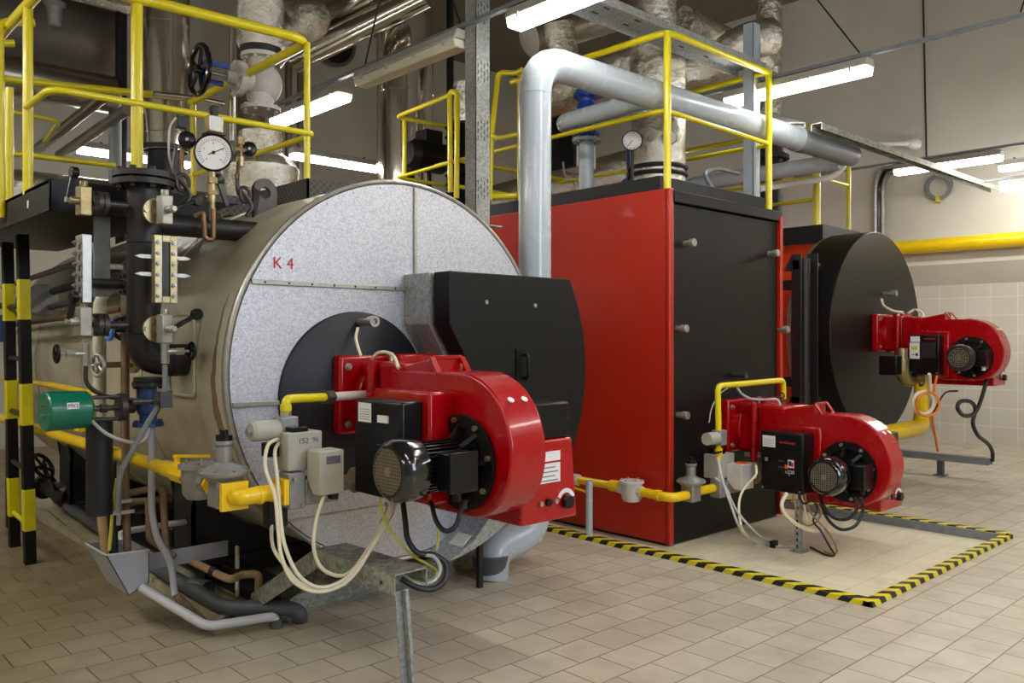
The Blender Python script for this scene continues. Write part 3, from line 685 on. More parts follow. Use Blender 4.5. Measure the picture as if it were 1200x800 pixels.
# pilot line
pt = thing('pilot_valve', 'small grey solenoid pilot valve in front of the black burner plate', 'valve', (1.79, 3.5, 1.03))
lab(B().box(1.815, 1.9, 3.46, 3.54, 1.035, 1.145).obj('valve_body', M['alu_cast'], pt, .006), 'blue grey cast body')
B().cyl((1.815, 3.5, 1.088), (1.70, 3.5, 1.088), .046, n=28).cyl((1.70, 3.5, 1.088), (1.685, 3.5, 1.088), .046, .038, 28).obj('coil', M['coil_grey'], pt)
B().cyl((1.686, 3.5, 1.088), (1.67, 3.5, 1.088), .02, n=6).obj('coil_nut', M['zinc'], pt)
B().box(1.75, 1.88, 3.47, 3.53, .97, 1.035).obj('connector', M['black_box'], pt, .006)
B().cyl((1.857, 3.5, 1.145), (1.857, 3.5, 1.165), .026, n=8).obj('union', M['zinc'], pt)
b = B().tube([(1.857, 3.5, 1.16), (1.857, 3.5, 1.222), (1.92, 3.52, 1.222), (2.13, 3.6, 1.214)], .0205, .025, 14)
b.cyl((1.857, 3.5, 1.17), (1.857, 3.5, 1.2), .026, n=14)
pp = b.thing('pilot_pipe', M['yellow_rail'], 'thin bent yellow pilot pipe into the burner of the silver boiler', 'pipe')
lab(B().cyl((2.11, 3.592, 1.215), (2.16, 3.61, 1.213), .036, n=6).obj('union_nut', M['dark_metal'], pp), 'dark union nut')
lab(B().cyl((2.16, 3.61, 1.213), (2.4, 3.68, 1.21), .022, n=12).obj('end_stub', M['valve_white'], pp), 'pale end stub')
# cables of the silver boiler
def cable(name, mat, r, pts, label, group=None, cat='cable'):
    return B().cable(pts, r).thing(name, M[mat], label, cat, group)
cable('power_cable', 'cable_white', .0085, [(1.804, 3.470, 1.050), (1.739, 3.440, 1.028), (1.717, 3.420, 0.935), (1.725, 3.350, 0.824), (1.715, 3.300, 0.694), (1.705, 3.250, 0.582), (1.737, 3.200, 0.479), (1.833, 3.150, 0.431), (1.975, 3.150, 0.457), (2.102, 3.170, 0.573), (2.233, 3.200, 0.741)], 'pale cable looping from the small pilot valve down under the burner', 'pale cables under the first burner')
cable('power_cable', 'cable_white', .0085, [(1.808, 3.470, 1.034), (1.772, 3.440, 0.995), (1.763, 3.400, 0.887), (1.734, 3.320, 0.754), (1.726, 3.260, 0.620), (1.765, 3.200, 0.495), (1.861, 3.170, 0.439), (2.004, 3.170, 0.477), (2.145, 3.180, 0.610), (2.261, 3.200, 0.757)], 'pale cable running just inside its neighbour from the pilot valve', 'pale cables under the first burner')
cable('power_cable', 'cable_white', .0085, [(1.936, 3.290, 0.858), (1.921, 3.280, 0.801), (1.883, 3.280, 0.694), (1.858, 3.250, 0.581), (1.890, 3.220, 0.496), (1.989, 3.200, 0.463), (2.094, 3.200, 0.550), (2.195, 3.200, 0.688), (2.223, 3.200, 0.750)], 'pale cable hanging from the grey solenoid coil to the burner', 'pale cables under the first burner')
cable('power_cable', 'cable_white', .0085, [(1.786, 3.500, 0.700), (1.753, 3.420, 0.586), (1.783, 3.360, 0.503), (1.801, 3.280, 0.449), (1.858, 3.200, 0.426), (1.972, 3.180, 0.429)], 'pale cable leaving the small black box below the yellow elbow', 'pale cables under the first burner')
bx_ = (1.798, 3.500, 0.714)
B().box(bx_[0]-.04, bx_[0]+.055, 3.47, 3.53, bx_[2]-.06, bx_[2]+.06).box(bx_[0]+.01, bx_[0]+.1, 3.48, 3.52, bx_[2]+.02, bx_[2]+.07).thing('pressure_switch', M['black_box'], 'small black switch box hanging below the yellow gas elbow', 'switch', bevel=.006)

cable('earth_cable', 'cable_yellow', .006, [(2.163, 3.200, 0.777), (2.163, 3.180, 0.715), (2.168, 3.120, 0.639), (2.220, 3.050, 0.544), (2.276, 3.000, 0.498), (2.313, 2.980, 0.465), (2.284, 2.960, 0.437), (2.215, 2.980, 0.435), (2.183, 3.050, 0.445)], 'thin yellow earth cable curling over the galvanised tray', 'cables over the tray')
cable('motor_cable', 'rubber', .013, [(2.254, 3.150, 0.761), (2.232, 3.100, 0.679), (2.210, 3.050, 0.607), (2.229, 3.000, 0.552), (2.291, 2.970, 0.539), (2.335, 2.940, 0.499), (2.319, 2.920, 0.438), (2.253, 2.920, 0.407), (2.183, 2.950, 0.422), (2.138, 3.000, 0.457)], 'thick black cable looping over the end of the galvanised tray', 'cables over the tray')
cable('motor_cable', 'cable_grey', .009, [(2.229, 3.000, 0.545), (2.284, 2.960, 0.535), (2.306, 2.940, 0.482), (2.261, 2.930, 0.440), (2.200, 2.960, 0.431), (2.161, 3.020, 0.463)], 'grey cable loop lying inside the thick black one at the tray end', 'cables over the tray')
cable('motor_cable', 'rubber', .011, [(2.28, 2.73, .82), (2.267, 2.750, 0.772), (2.239, 2.750, 0.712), (2.208, 2.780, 0.690), (2.213, 2.850, 0.721), (2.267, 2.950, 0.765), (2.286, 3.000, 0.793)], 'short black cable hanging in a U from the motor terminal box')
cable('earth_cable', 'cable_yellow', .0045, [(2.286, 3.000, 0.793), (2.294, 2.980, 0.726), (2.310, 2.970, 0.657), (2.320, 2.970, 0.603), (2.306, 2.970, 0.556)], 'thin yellow wire dropping behind the black U cable')
for i, (dx, m, n) in enumerate(((0, 'cable_tan', 'brownish cable coming out under the control box, leftmost of three'), (4, 'rubber', 'black cable coming out under the control box beside the brown one'), (11, 'cable_tan', 'brownish cable coming out under the control box beside the thick black one'))):
    cable('signal_cable', m, .006, [(2.229, 3.250, 0.742) if i == 0 else ((2.258, 3.250, 0.738) if i == 1 else (2.287, 3.250, 0.735)), (2.227, 3.240, 0.705) if i == 0 else ((2.246, 3.240, 0.694) if i == 1 else (2.261, 3.240, 0.684)), (2.181, 3.220, 0.659) if i == 0 else ((2.190, 3.220, 0.643) if i == 1 else (2.195, 3.220, 0.626))], n)
cable('sensor_tube', 'cable_white', .008, [(2.391, 3.740, 1.553), (2.368, 3.720, 1.500), (2.357, 3.680, 1.448), (2.360, 3.660, 1.409)], 'pale hose from the sight glass to the first burner head')
cable('sensor_tube', 'cable_white', .009, [(2.410, 3.620, 1.404), (2.414, 3.580, 1.427), (2.425, 3.520, 1.427), (2.410, 3.440, 1.407), (2.379, 3.360, 1.355)], 'pale hose arching over the first burner neck')
# galvanised tray on its bracket
ts = thing('cable_tray_stand', 'galvanised cable tray on a single leg in front of the silver boiler', 'cable tray', (2.1, 3.2, 0))
def chan(b, p0, p1, w, h, th=.006):
    p0, p1 = V(p0), V(p1); d = (p1-p0).normalized(); a = d.cross(V((0, 0, 1))).normalized(); u = a.cross(d)
    b.bar(p0 + u*h/2, p1 + u*h/2, w, th, u); b.bar(p0 + a*w/2, p1 + a*w/2, th, h, u); b.bar(p0 - a*w/2, p1 - a*w/2, th, h, u)
    return b
chan(B(), (2.12, 3.55, .46), (2.14, 2.93, .46), .17, .085).obj('tray', M['galv_tray'], ts)
chan(B(), (2.12, 3.55, .455), (2.12, 4.2, .1), .165, .085).obj('sloping_tray', M['galv_tray'], ts)
B().bar((2.115, 2.965, .42), (2.135, 2.94, 0), .006, .07, (0, 1, 0)).bar((2.115, 2.965, .42), (2.135, 2.94, 0), .07, .006, (0, 1, 0)).box(2.09, 2.17, 2.9, 2.98, 0, .006).obj('leg', M['galv_strut'], ts)
for y in (3.02, 3.3): B().cyl((2.053, y, .455), (2.046, y, .455), .008, n=12).obj('hole_plug', M['ink'], ts)

# ------------------------------------------------------------------ drain pipes and funnel in front
fn = thing('drain_funnel', 'grey sheet metal drain funnel with one slanted side on the floor by the yellow pipe', 'funnel', (1.5, 4.6, .19))
b = B(); A0, A1 = 4.47, 4.8
for (a, c, e, f) in (((1.387, .415), (1.6, .405), (1.6, .235), (1.497, .19)),):
    for y0, y1 in ((A0, A0+.004), (A1-.004, A1)): b.prism([a, c, e, f], 'y', y0, y1)
b.prism([(1.387, .415), (1.497, .19), (1.501, .19), (1.392, .415)], 'y', A0, A1)
b.prism([(1.497, .19), (1.6, .235), (1.6, .239), (1.497, .194)], 'y', A0, A1)
b.prism([(1.6, .405), (1.6, .235), (1.596, .235), (1.596, .405)], 'y', A0, A1)
b.obj('hopper', M['grey_paint'], fn)
b = B().bar((1.387, A0, .415), (1.387, A1, .415), .008, .006).bar((1.387, A0, .415), (1.6, A0, .405), .006, .006)
b.obj('rim', M['drain_white'], fn)
B().box(1.6, 2.14, 4.73, 4.735, .23, .32).obj('wall_bracket', M['grey_paint'], fn)
D = lambda name, m, r, pts, label, bend=.05, cat='pipe', g=None: B().tube(pts, r, bend, 14).thing(name, M[m], label, cat, g)
D('drain_pipe', 'drain_white', .024, [(1.557, 4.460, 0.221), (1.752, 4.118, 0.060), (2.075, 4.029, 0.060), (2.085, 4.03, 0.0)], 'pale grey drain pipe bending from the sheet metal funnel along the floor', .05)
D('drain_pipe', 'grey_dark', .04, [(2.095, 7.905, 0.200), (2.016, 7.513, 0.150), (1.888, 4.990, 0.120), (1.900, 4.252, 0.090), (2.148, 4.021, 0.090), (2.199, 3.987, 0.060), (2.218, 4.031, -0.000)], 'dark grey plastic drain pipe lying beside the skid of the silver boiler', .1)
B().lathe([(0, 0), (0, .034), (.045, .034), (.045, 0)], (2.085, 4.03, 0), (0, 0, 1), 20).thing('pipe_collar', M['grey_dark'], 'dark collar where the pale drain pipe enters the floor', 'collar')
B().lathe([(-.05, 0), (-.05, .05), (.05, .05), (.05, 0)], (1.923, 4.634, 0.110), (.35, -.93, -.05), 20).lathe([(.05, .043), (.055, .05), (.075, .05), (.075, .043)], (1.923, 4.634, 0.110), (.35, -.93, -.05), 20).thing('pipe_coupling', M['grey_dark'], 'thick dark coupling on the plastic drain pipe', 'coupling')
D('drain_pipe', 'tan_pipe', .021, [(1.925, 5.036, 0.240), (1.947, 4.356, 0.220), (1.953, 4.285, 0.220), (2.042, 4.334, 0.220), (2.114, 4.290, 0.220), (2.129, 4.321, 0.080)], 'tan pipe with cream elbows in front of the skid', .03)
b = B()
for q in ((1.921, 4.986, 0.240), (1.941, 4.472, 0.225)): b.lathe([(-.018, .02), (-.018, .028), (.018, .028), (.018, .02)], q, (.5, -.86, -.05), 16, True)
b.thing('pipe_clip', M['rubber'], 'pair of dark clips on the tan pipe', 'clip')
D('drain_pipe', 'cream_pipe', .012, [(2.192, 4.720, 0.277), (2.116, 4.555, 0.030)], 'short cream bracket post at the skid corner', .02, 'post')
D('drain_pipe', 'grey_paint', .017, [(1.585, 4.4, 1.04), (1.585, 4.4, .62), (1.598, 4.360, 0.477), (1.655, 4.330, 0.373), (1.661, 4.300, 0.226), (1.658, 4.280, 0.197)], 'slim grey pipe dropping from the blue valve past the funnel', .06)
D('drain_pipe', 'rust_pipe', .02, [(1.662, 4.270, 0.198), (1.808, 4.292, 0.030)], 'short rusty pipe end lying near the funnel drain', .02)
D('drain_pipe', 'drain_white', .018, [(2.170, 5.000, 0.408), (1.664, 4.980, 0.407), (1.598, 4.960, 0.396), (1.587, 4.750, 0.383)], 'thin pale pipe bending behind the funnel', .04)
D('drain_pipe', 'rust_pipe', .02, [(1.654, 4.950, 0.625), (1.806, 4.900, 0.647), (1.822, 4.880, 0.623), (1.792, 4.750, 0.292)], 'brown rusty pipe bent downward behind the slim grey pipe', .04)
D('drain_pipe', 'rust_pipe', .018, [(1.628, 4.900, 0.587), (1.734, 4.860, 0.588), (1.717, 4.800, 0.381), (1.820, 4.700, 0.287)], 'lower rusty pipe with an elbow behind the funnel', .03)
# standing drain lines that end in the funnel
D('tundish_pipe', 'tan_pipe', .026, [(1.410, 4.680, 0.860), (1.421, 4.660, 0.640), (1.444, 4.640, 0.382)], 'pale tan pipe dropping into the funnel, leftmost of the bunch', .03)
D('tundish_pipe', 'cable_yellow', .009, [(1.482, 4.600, 0.773), (1.461, 4.600, 0.599), (1.438, 4.580, 0.408)], 'thin yellow hose hanging into the funnel', .06)
D('tundish_pipe', 'black_steel', .024, [(1.475, 4.660, 0.856), (1.471, 4.620, 0.381)], 'black pipe dropping into the middle of the funnel', .03)
D('tundish_pipe', 'zinc', .013, [(1.481, 4.560, 0.844), (1.481, 4.560, 0.602), (1.477, 4.560, 0.537)], 'bright zinc pipe with clamps above the funnel', .03)
D('tundish_pipe', 'rust_pipe', .02, [(1.564, 4.720, 1.573), (1.537, 4.640, 0.762), (1.533, 4.600, 0.388)], 'tall rusty pipe dropping into the funnel, rightmost of the bunch', .03)
b = B()
for y_, w_ in ((587, .06), (600, .08)):
    q = V((1.498, 4.560, 0.657)) if y_ == 587 else V((1.498, 4.560, 0.600)); b.bar(q - V((w_*.7, 0, 0)), q + V((w_*.7, 0, 0)), .02, .018)
b.thing('pipe_clamp', M['zinc'], 'pair of bright clamp bars joining the pipes above the funnel', 'clamp')
b = B(); q = V((1.415, 4.640, 0.727)); b.lathe([(-.014, .026), (-.014, .034), (.014, .034), (.014, .026)], q, (0, 0, 1), 14, True).bar(q, q + V((-.05, -.02, .01)), .012, .012)
b.thing('hose_clip', M['ink_red'], 'small red hose clip on the pale tan pipe', 'clip')
# valve and black pump lying behind the ladder foot
vb = thing('drain_valve', 'dark valve with round handwheel behind the foot of the ladder', 'valve', (2.175, 8.530, 0.100))
c = V((1.988, 7.648, 0.240)); b = B().lathe([(-.2, 0), (-.2, .1), (-.16, .1), (-.16, .06), (.0, .07), (.1, .1), (.2, .11), (.24, .09), (.24, 0)], c, (.25, -.95, -.1), 24); b.obj('valve_body', M['black_steel'], vb)
hw = (1.579, 6.400, 0.625)
B().wheel(hw, (.6, -.6, .5), .09, .014).cyl(hw, c, .014).obj('handwheel', M['black_box'], vb)
D('floor_rod', 'rust_pipe', .022, [(1.917, 8.036, 0.030), (1.977, 7.883, 0.030), (1.920, 7.108, 0.030)], 'bent dark rod lying on the tiles behind the ladder', .05)

# ------------------------------------------------------------------ S-bend floor pipe and big grey pipe
RX = 3.885
b = B().tube([(3.5, 3.95, .0), (3.52, 3.95, .17), (3.87, 3.95, .24), (RX, 3.95, .5), (RX, 3.95, 3.335), (7.4, 3.95, 3.365)], .108, .26, 28)
mp = b.thing('main_pipe', M['grey_pipe'], 'large glossy grey pipe rising by the silver boiler and crossing over the red one', 'pipe')
for q, ax in (((RX, 3.95, 3.1), (0, 0, 1)), ((4.12, 3.95, 3.337), (1, 0, 0))): B().lathe([(-.004, .107), (-.004, .1105), (.004, .1105), (.004, .107)], q, ax, 28, True).obj('weld_bead', M['grey_pipe'], mp)
lab(B().lathe([(-.05, 0), (-.05, .1), (.1, .118), (.1, 0)], (3.5, 3.95, .05), (0, 0, 1), 28).obj('foot_collar', M['grey_dark'], mp), 'dark collar at the floor')
lab(B().tube([(7.38, 3.95, 3.365), (8.2, 3.95, 3.37), (8.42, 3.95, 3.37)], .112, .1, 28).cyl((7.3, 3.95, 3.364), (7.46, 3.95, 3.366), .12, n=28).obj('sleeve', M['grey_sleeve'], mp), 'darker grey sleeve at the far end')
b = B().tube([(8.3, 4.0, 3.3), (8.3, 5.9, 3.3), (8.3, 5.9, 2.9)], .085, .14, 22)
b.thing('return_pipe', M['grey_pipe'], 'slimmer grey pipe turning back from the end of the large grey one', 'pipe')
b = B().tube([(5.55, 4.98, 3.33), (5.2, 4.98, 3.33), (5.2, 4.02, 3.34)], .075, .12, 22).cyl((5.5, 4.98, 3.33), (5.53, 4.98, 3.33), .11, n=24)
b.thing('branch_pipe', M['grey_pipe'], 'grey branch pipe from the blue pump to the large grey pipe', 'pipe')
# ------------------------------------------------------------------ level column beside the silver boiler
KX, KY = 1.555, 4.42
lc = thing('level_column', 'thick black vertical steel pipe with bolted blind flange beside the silver boiler', 'pipe', (KX, KY, 1.3))
B().tube([(KX, KY, 2.32), (KX, KY, 1.4), (1.72, KY, 1.385)], .082, .16, 28).obj('column_pipe', M['black_steel'], lc)
for z in (1.98, 1.52): B().lathe([(-.005, .08), (0, .086), (.005, .08)], (KX, KY, z), (0, 0, 1), 28).obj('weld_bead', M['black_steel'], lc)
B().flange((KX, KY, 2.285), (0, 0, 1), .148, .028, 8, .016, True).obj('flange', M['black_steel'], lc)
B().flange((KX, KY, 2.325), (0, 0, 1), .148, .03, 8, .016, True).cyl((KX, KY, 2.34), (KX, KY, 2.346), .1, n=28).obj('blind_flange', M['black_steel'], lc)
lab(B().lathe([(0, 0), (0, .084), (.12, .084), (.128, .06), (.128, 0)], (1.685, KY, 1.385), (1, 0, 0), 28).obj('end_sleeve', M['black_plate'], lc), 'blue black wrapped sleeve entering the boiler')
B().cyl((KX+.05, KY, 2.09), (2.16, KY, 2.09), .058, n=24).obj('top_branch', M['black_steel'], lc)
B().cyl((KX, KY+.02, 1.3), (KX, KY+.02, 1.17), .03, n=14).cyl((KX+.01, KY, 1.28), (KX+.01, KY, 1.13), .022, n=14).obj('drain_stub', M['black_steel'], lc)
for z in (2.165, 1.565):
    B().cyl((KX-.07, KY, z), (KX-.17, KY, z), .019, n=14).flange((KX-.19, KY, z), (-1, 0, 0), .056, .022, 4, .012, False).flange((KX-.217, KY, z), (-1, 0, 0), .056, .022, 4, .012, False).obj('side_flange', M['dark_metal'], lc)
for z in (2.125, 1.545):
    lab(B().cyl((KX, KY-.07, z), (KX, KY-.15, z), .02, n=14).flange((KX, KY-.17, z), (0, -1, 0), .066, .02, 4, .011, False).cyl((KX, KY-.18, z), (KX, KY-.21, z), .02, n=14).obj('front_flange', M['brass'], lc), 'yellow passivated flange')
# the two gauge glasses
def gauge_glass(c, ax, label, met):
    """c = centre, ax = direction the glass faces"""
    c = V(c); ax = V(ax); s = ax.cross(V((0, 0, 1))); g = thing('gauge_glass', label, 'level gauge', c - V((0, 0, .2)), 'level gauges of the column')
    def ob(b, u, n, w, hu, hn, hw): return b.obox(c + s*u + ax*n + V((0, 0, w)), s*hu, ax*hn, V((0, 0, hw)))
    b = B()
    for u in (-.037, .037): ob(b, u, 0, 0, .018, .022, .165)
    for w in (-.148, .148): ob(b, 0, 0, w, .02, .022, .017)
    b.obj('frame', met, g, .003)
    ob(B(), 0, .0, 0, .018, .012, .135).obj('glass', M['black_gloss'], g)
    for k in range(6):
        for u in (-.037, .037):
            p = c + s*u + V((0, 0, -.13+.052*k))
            B().cyl(p + ax*.02, p + ax*.034, .012, n=6).cyl(p + ax*.03, p + ax*.042, .006, n=8).obj('bolt', M['zinc'], g)
    return g, s
def cock(c, ax, lev, label, met, lever_len=.15):
    """square cock body with a black lever"""
    c = V(c); ax = V(ax).normalized(); s = ax.cross(V((0, 0, 1))); g = thing('shut_off_cock', label, 'valve', c - V((0, 0, .07)), 'cocks of the level gauges')
    B().obox(c, s*.028, ax*.028, V((0, 0, .07))).cyl(c, c + ax*.07, .02, n=8).cyl(c + V((0, 0, .06)), c + V((0, 0, .1)), .02, n=6).obj('body', met, g, .004)
    p = c + ax*.07; q = p + V(lev)*lever_len
    b = B().bar(p, q, .018, .026, ax).cyl(q - ax*.016, q + ax*.016, .028, n=16); b.obj('lever', M['black_box'], g, .004)
    B().cyl(p, p + ax*.016, .014, n=6).obj('nut', M['zinc'], g)
    return g
gf_y = KY - .25
gauge_glass((KX+.01, gf_y, 1.835), (0, -1, 0), 'brassy gauge glass with black slot facing forward on the black column', M['brass'])
gauge_glass((KX-.285, KY, 1.835), (-1, 0, 0), 'grey gauge glass seen edge-on to the left of the black column', M['zinc'])
cock((KX+.01, gf_y, 2.125), (.2, -1, 0), (.8, 0, .35), 'cock with black lever above the brassy gauge glass', M['zinc'])
cock((KX+.01, gf_y, 1.545), (.2, -1, 0), (.78, 0, .48), 'cock with black lever below the brassy gauge glass', M['zinc'])
cock((KX-.285, KY, 2.165), (-1, -.15, 0), (.15, -.1, 1), 'brownish cock with upright lever above the grey gauge glass', M['brass'], .13)
cock((KX-.285, KY, 1.58), (-1, -.15, 0), (.15, -.1, .9), 'cock with upright lever below the grey gauge glass', M['zinc'], .13)
# pointed white clips of the front gauge
for w, n_ in ((1.895, 'upper pair of'), (1.81, 'lower pair of')):
    mkr = thing('level_pointer', n_ + ' pointed metal markers beside the brassy gauge glass', 'marker', (KX+.01, gf_y+.02, w), 'pointers of the gauge glass')
    for s_ in (-1, 1):
        x0_, x1_ = KX+.01+s_*.045, KX+.01+s_*.135
        B().prism([(x0_, w-.009), (x1_-s_*.025, w-.009), (x1_, w), (x1_-s_*.025, w+.009), (x0_, w+.009)], 'y', gf_y+.012, gf_y+.028).obj('marker_blade', M['zinc'], mkr)
def needle_valve(c, ax, label, hwm='black_box', R=.04):
    c = V(c); ax = V(ax).normalized(); g = thing('drain_cock', label, 'valve', c - V((0, 0, .06)), 'small drain valves of the gauges')
    B().cyl(c + V((0, 0, .05)), c - V((0, 0, .06)), .02, n=6).cyl(c, c + ax*.06, .016, n=12).cyl(c + ax*.05, c + ax*.09, .02, n=6).cyl(c + ax*.08, c + ax*.13, .007, n=8).obj('body', M['zinc'], g)
    B().wheel(c + ax*.13, ax, R, .008).obj('handwheel', M[hwm], g); return g
needle_valve((KX+.012, gf_y, 1.435), (1, 0, 0), 'small bright drain valve with black wheel under the brassy gauge glass')
needle_valve((KX-.275, KY, 1.425), (-1, 0, 0), 'small dark drain valve with black wheel under the grey gauge glass')
cab = lambda name, m, r, pts, label, cat='pipe', g=None: B().cable(pts, r).thing(name, M[m], label, cat, g)
cab('impulse_line', 'dark_metal', .011, [(KX-.275, KY, 1.37), (KX-.27, KY, 1.28), (KX-.2, KY, 1.22), (KX-.1, KY-.03, 1.195), (KX, KY-.1, 1.185)], 'dark bent tube from the left drain valve under the column')
D('impulse_line', 'grey_dull', .013, [(KX+.012, gf_y, 1.37), (KX+.012, gf_y, 1.22), (1.507, 4.200, 1.110), (1.397, 4.300, 0.840), (1.405, 4.350, 0.645)], 'grey tube running from the right drain valve down past the blue valve', .05)
B().obox((KX+.012, gf_y, 1.2), (.03, 0, 0), (0, .02, 0), (0, 0, .04)).cyl((KX-.14, gf_y, 1.195), (KX+.0, gf_y, 1.195), .014, n=10).cyl((KX-.05, gf_y, 1.195), (KX-.02, gf_y, 1.195), .022, n=6).thing('tee_fitting', M['dark_metal'], 'dark tee fitting on the grey tube under the column', 'fitting')

# pressure gauge and its neighbours on the top branch
pg = (1.892, 4.360, 2.484); px, py, pz = pg
ga = thing('pressure_gauge', 'large round pressure gauge with a white dial on top of the black branch pipe', 'gauge', (px, py, 2.15))
fd = V((-.36, -.93, 0)).normalized(); c = V(pg)
B().lathe([(-.04, 0), (-.04, .085), (-.03, .097), (.012, .1), (.016, .096), (.012, .09), (.006, .09), (.006, 0)], c, fd, 48).obj('case', M['black_box'], ga)
dl = B().cyl(c + fd*.006, c + fd*.008, .0895, n=48).obj('dial', M['dial_white'], ga)
sx_ = V((0, 0, 1)).cross(fd); F = lambda a, r, e=.0085: c + fd*e + (sx_*math.cos(a) + V((0, 0, 1))*math.sin(a))*r
b = B()
for i in range(31):
    a = math.radians(225 - i*9); b.bar(F(a, .07 if i % 5 else .062), F(a, .08 if i % 5 else .084), .0018, .001, fd)
for i in range(30): b.bar(F(math.radians(225-i*9), .066), F(math.radians(216-i*9), .066), .0012, .001, fd)
b.obj('scale', M['ink'], dl)
for i, s_ in enumerate(('0', '4', '8', '12', '16')):
    writing(s_, 'scale_digits', M['ink'], dl, F(math.radians(225-i*67.5), .05), sx_, (0, 0, 1), .014)
B().bar(F(math.radians(205), .03, .011), F(math.radians(27), .062, .011), .004, .002, fd).cyl(F(0, 0, .009), F(0, 0, .014), .009, n=16).obj('pointer', M['ink'], dl)
b = B().cyl((px, py+.01, pz-.1), (px, py+.02, 2.12), .017, n=14).cyl((px, py+.01, pz-.13), (px, py+.01, pz-.16), .026, n=6).cyl((px, py+.015, pz-.2), (px, py+.015, pz-.22), .028, n=6).cyl((px+.0, py+.02, pz-.17), (px+.0, py+.02, pz-.26), .023, n=12)
lab(b.obj('stem', M['brass'], ga), 'brassy stem')
B().sph((px+.045, py+.04, pz-.13), .032).bar((px+.045, py+.03, pz-.15), (px+.09, py+.03, pz-.27), .016, .02).obj('stop_cock', M['dark_metal'], ga)
sw = (1.927, 4.440, 2.655)
ps = thing('pressure_switch', 'small boxy pressure switch with pale label right above the large dial gauge', 'switch', (sw[0], sw[1], sw[2]-.06))
B().box(sw[0]-.035, sw[0]+.045, sw[1]-.03, sw[1]+.04, sw[2]-.045, sw[2]+.045).obj('case', M['brass'], ps, .005)
B().box(sw[0]-.034, sw[0]+.03, sw[1]-.032, sw[1]-.03, sw[2]-.035, sw[2]+.038).obj('label_sticker', M['white_label'], ps)
B().box(sw[0]-.015, sw[0]+.02, sw[1]-.02, sw[1]+.02, sw[2]+.045, sw[2]+.1).obj('cap', M['black_box'], ps, .004)
B().box(sw[0]-.045, sw[0]+.055, sw[1]-.04, sw[1]+.05, sw[2]-.06, sw[2]-.045).obj('base_plate', M['black_box'], ps, .004)
def pot(q, r, label, stemto):
    q = V(q); g = thing('test_valve', label, 'valve', q - V((0, 0, .1)), 'black capped test valves')
    B().lathe([(-.05, 0), (-.05, r*.8), (-.02, r), (.015, r), (.02, r*.8), (.02, 0)], q, fd, 24).obj('knob', M['black_box'], g, ang=50)
    B().cyl(q + fd*.018, q + fd*.026, r*.2, n=10).obj('knob_screw', M['zinc'], g)
    b = B(); 
    b.tube(stemto, .011, .03, 10).obj('stem', M['copper'], g)
    return g
q1 = (1.791, 4.460, 2.553); q2 = (2.113, 4.400, 2.543)
pot(q1, .045, 'black knob valve left of the large dial gauge', [V(q1) + V((-.01, .04, .0)), V(q1) + V((-.01, .04, -.12)), V(q1) + V((-.005, .03, -.2))])
pot(q2, .04, 'black knob valve right of the large dial gauge on a copper stem', [V(q2) + V((-.05, 0, .05)), V(q2) + V((-.05, 0, -.09)), V(q2) + V((-.075, 0, -.17))])
B().cyl(V(q2) + V((-.05, 0, .06)), V(q2) + V((-.05, 0, .02)), .02, n=6).cyl(V(q2) + V((-.05, 0, -.05)), V(q2) + V((-.05, 0, -.1)), .02, n=12).cyl(V(q2) + V((-.08, 0, -.01)), V(q2) + V((-.01, 0, -.01)), .014, n=10).thing('stem_fitting', M['brass'], 'brassy nuts on the copper stem beside the black knob', 'fitting')
# curled syphon tubes
def syphon(q, label, R=.045):
    q = V(q); pts = [q + V((-.03, 0, .16)), q + V((-.04, 0, .04))]
    for i in range(15):
        a = PI - i*2*PI/13; pts.append(q + V((R*math.cos(a)*.75, -.02*i/14 + .0, R*math.sin(a) - .02)))
    pts += [q + V((.03, -.03, -.08)), q + V((.0, -.03, -.14))]
    B().cable(pts, .0115, 8).thing('syphon_tube', M['dark_metal'], label, 'pipe', 'curled syphon tubes')
syphon((1.748, 4.420, 2.334), 'dark curled syphon tube under the left black knob')
syphon((2.083, 4.400, 2.308), 'dark curled syphon tube under the right black knob', .04)
D('syphon_tube', 'copper', .013, [(1.766, 4.300, 2.130), (1.803, 4.280, 2.158), (1.808, 4.270, 2.012), (1.853, 4.270, 2.011), (1.862, 4.290, 2.174)], 'copper U-shaped tube hanging from the black branch pipe', .035)
cab('signal_cable', 'cable_grey', .006, [(1.732, 4.460, 2.661), (1.701, 4.460, 2.602), (1.696, 4.460, 2.467), (1.718, 4.460, 2.380)], 'grey wire bowing beside the left black knob', 'cable')
b = B(); q = V((1.763, 4.470, 2.641)); b.box(q.x-.025, q.x+.025, q.y-.02, q.y+.02, q.z-.03, q.z+.035)
b.thing('cable_plug', M['black_box'], 'small black plug above the left black knob', 'plug', bevel=.004)

# blue valve with green actuator
av = thing('motor_valve', 'green cylindrical valve actuator marked MV2 mounted on a blue valve', 'valve', (KX+.02, KY, 1.0))
B().lathe([(0, 0), (0, .078), (.012, .09), (.19, .094), (.198, .088), (.198, 0)], (1.285, KY-.02, 1.155), (-1, -.06, .0), 36).obj('actuator', M['green_paint'], av)
lb = (1.191, 4.300, 1.203)
B().obox((1.19, KY-.118, 1.182), (.026, 0, 0), (0, .0015, 0), (0, 0, .015)).obj('label_sticker', M['white_label'], av)
writing('MV2', 'label_print', M['ink'], av, (1.19, KY-.1205, 1.182), (1, 0, 0), (0, 0, 1), .024)
for w in (.03, -.02): B().cyl((1.09, KY-.05, 1.155+w), (1.065, KY-.055, 1.155+w), .006, n=8).obj('lug', M['brass'], av)
b = B()
for w in (.055, -.055): b.cyl((1.285, KY-.02, 1.155+w), (1.43, KY-.02, 1.155+w), .01, n=10)
b.cyl((1.285, KY-.02, 1.155), (1.5, KY-.01, 1.155), .014, n=10).cyl((1.34, KY-.02, 1.155), (1.37, KY-.02, 1.155), .024, n=6)
b.obj('yoke', M['dark_metal'], av)
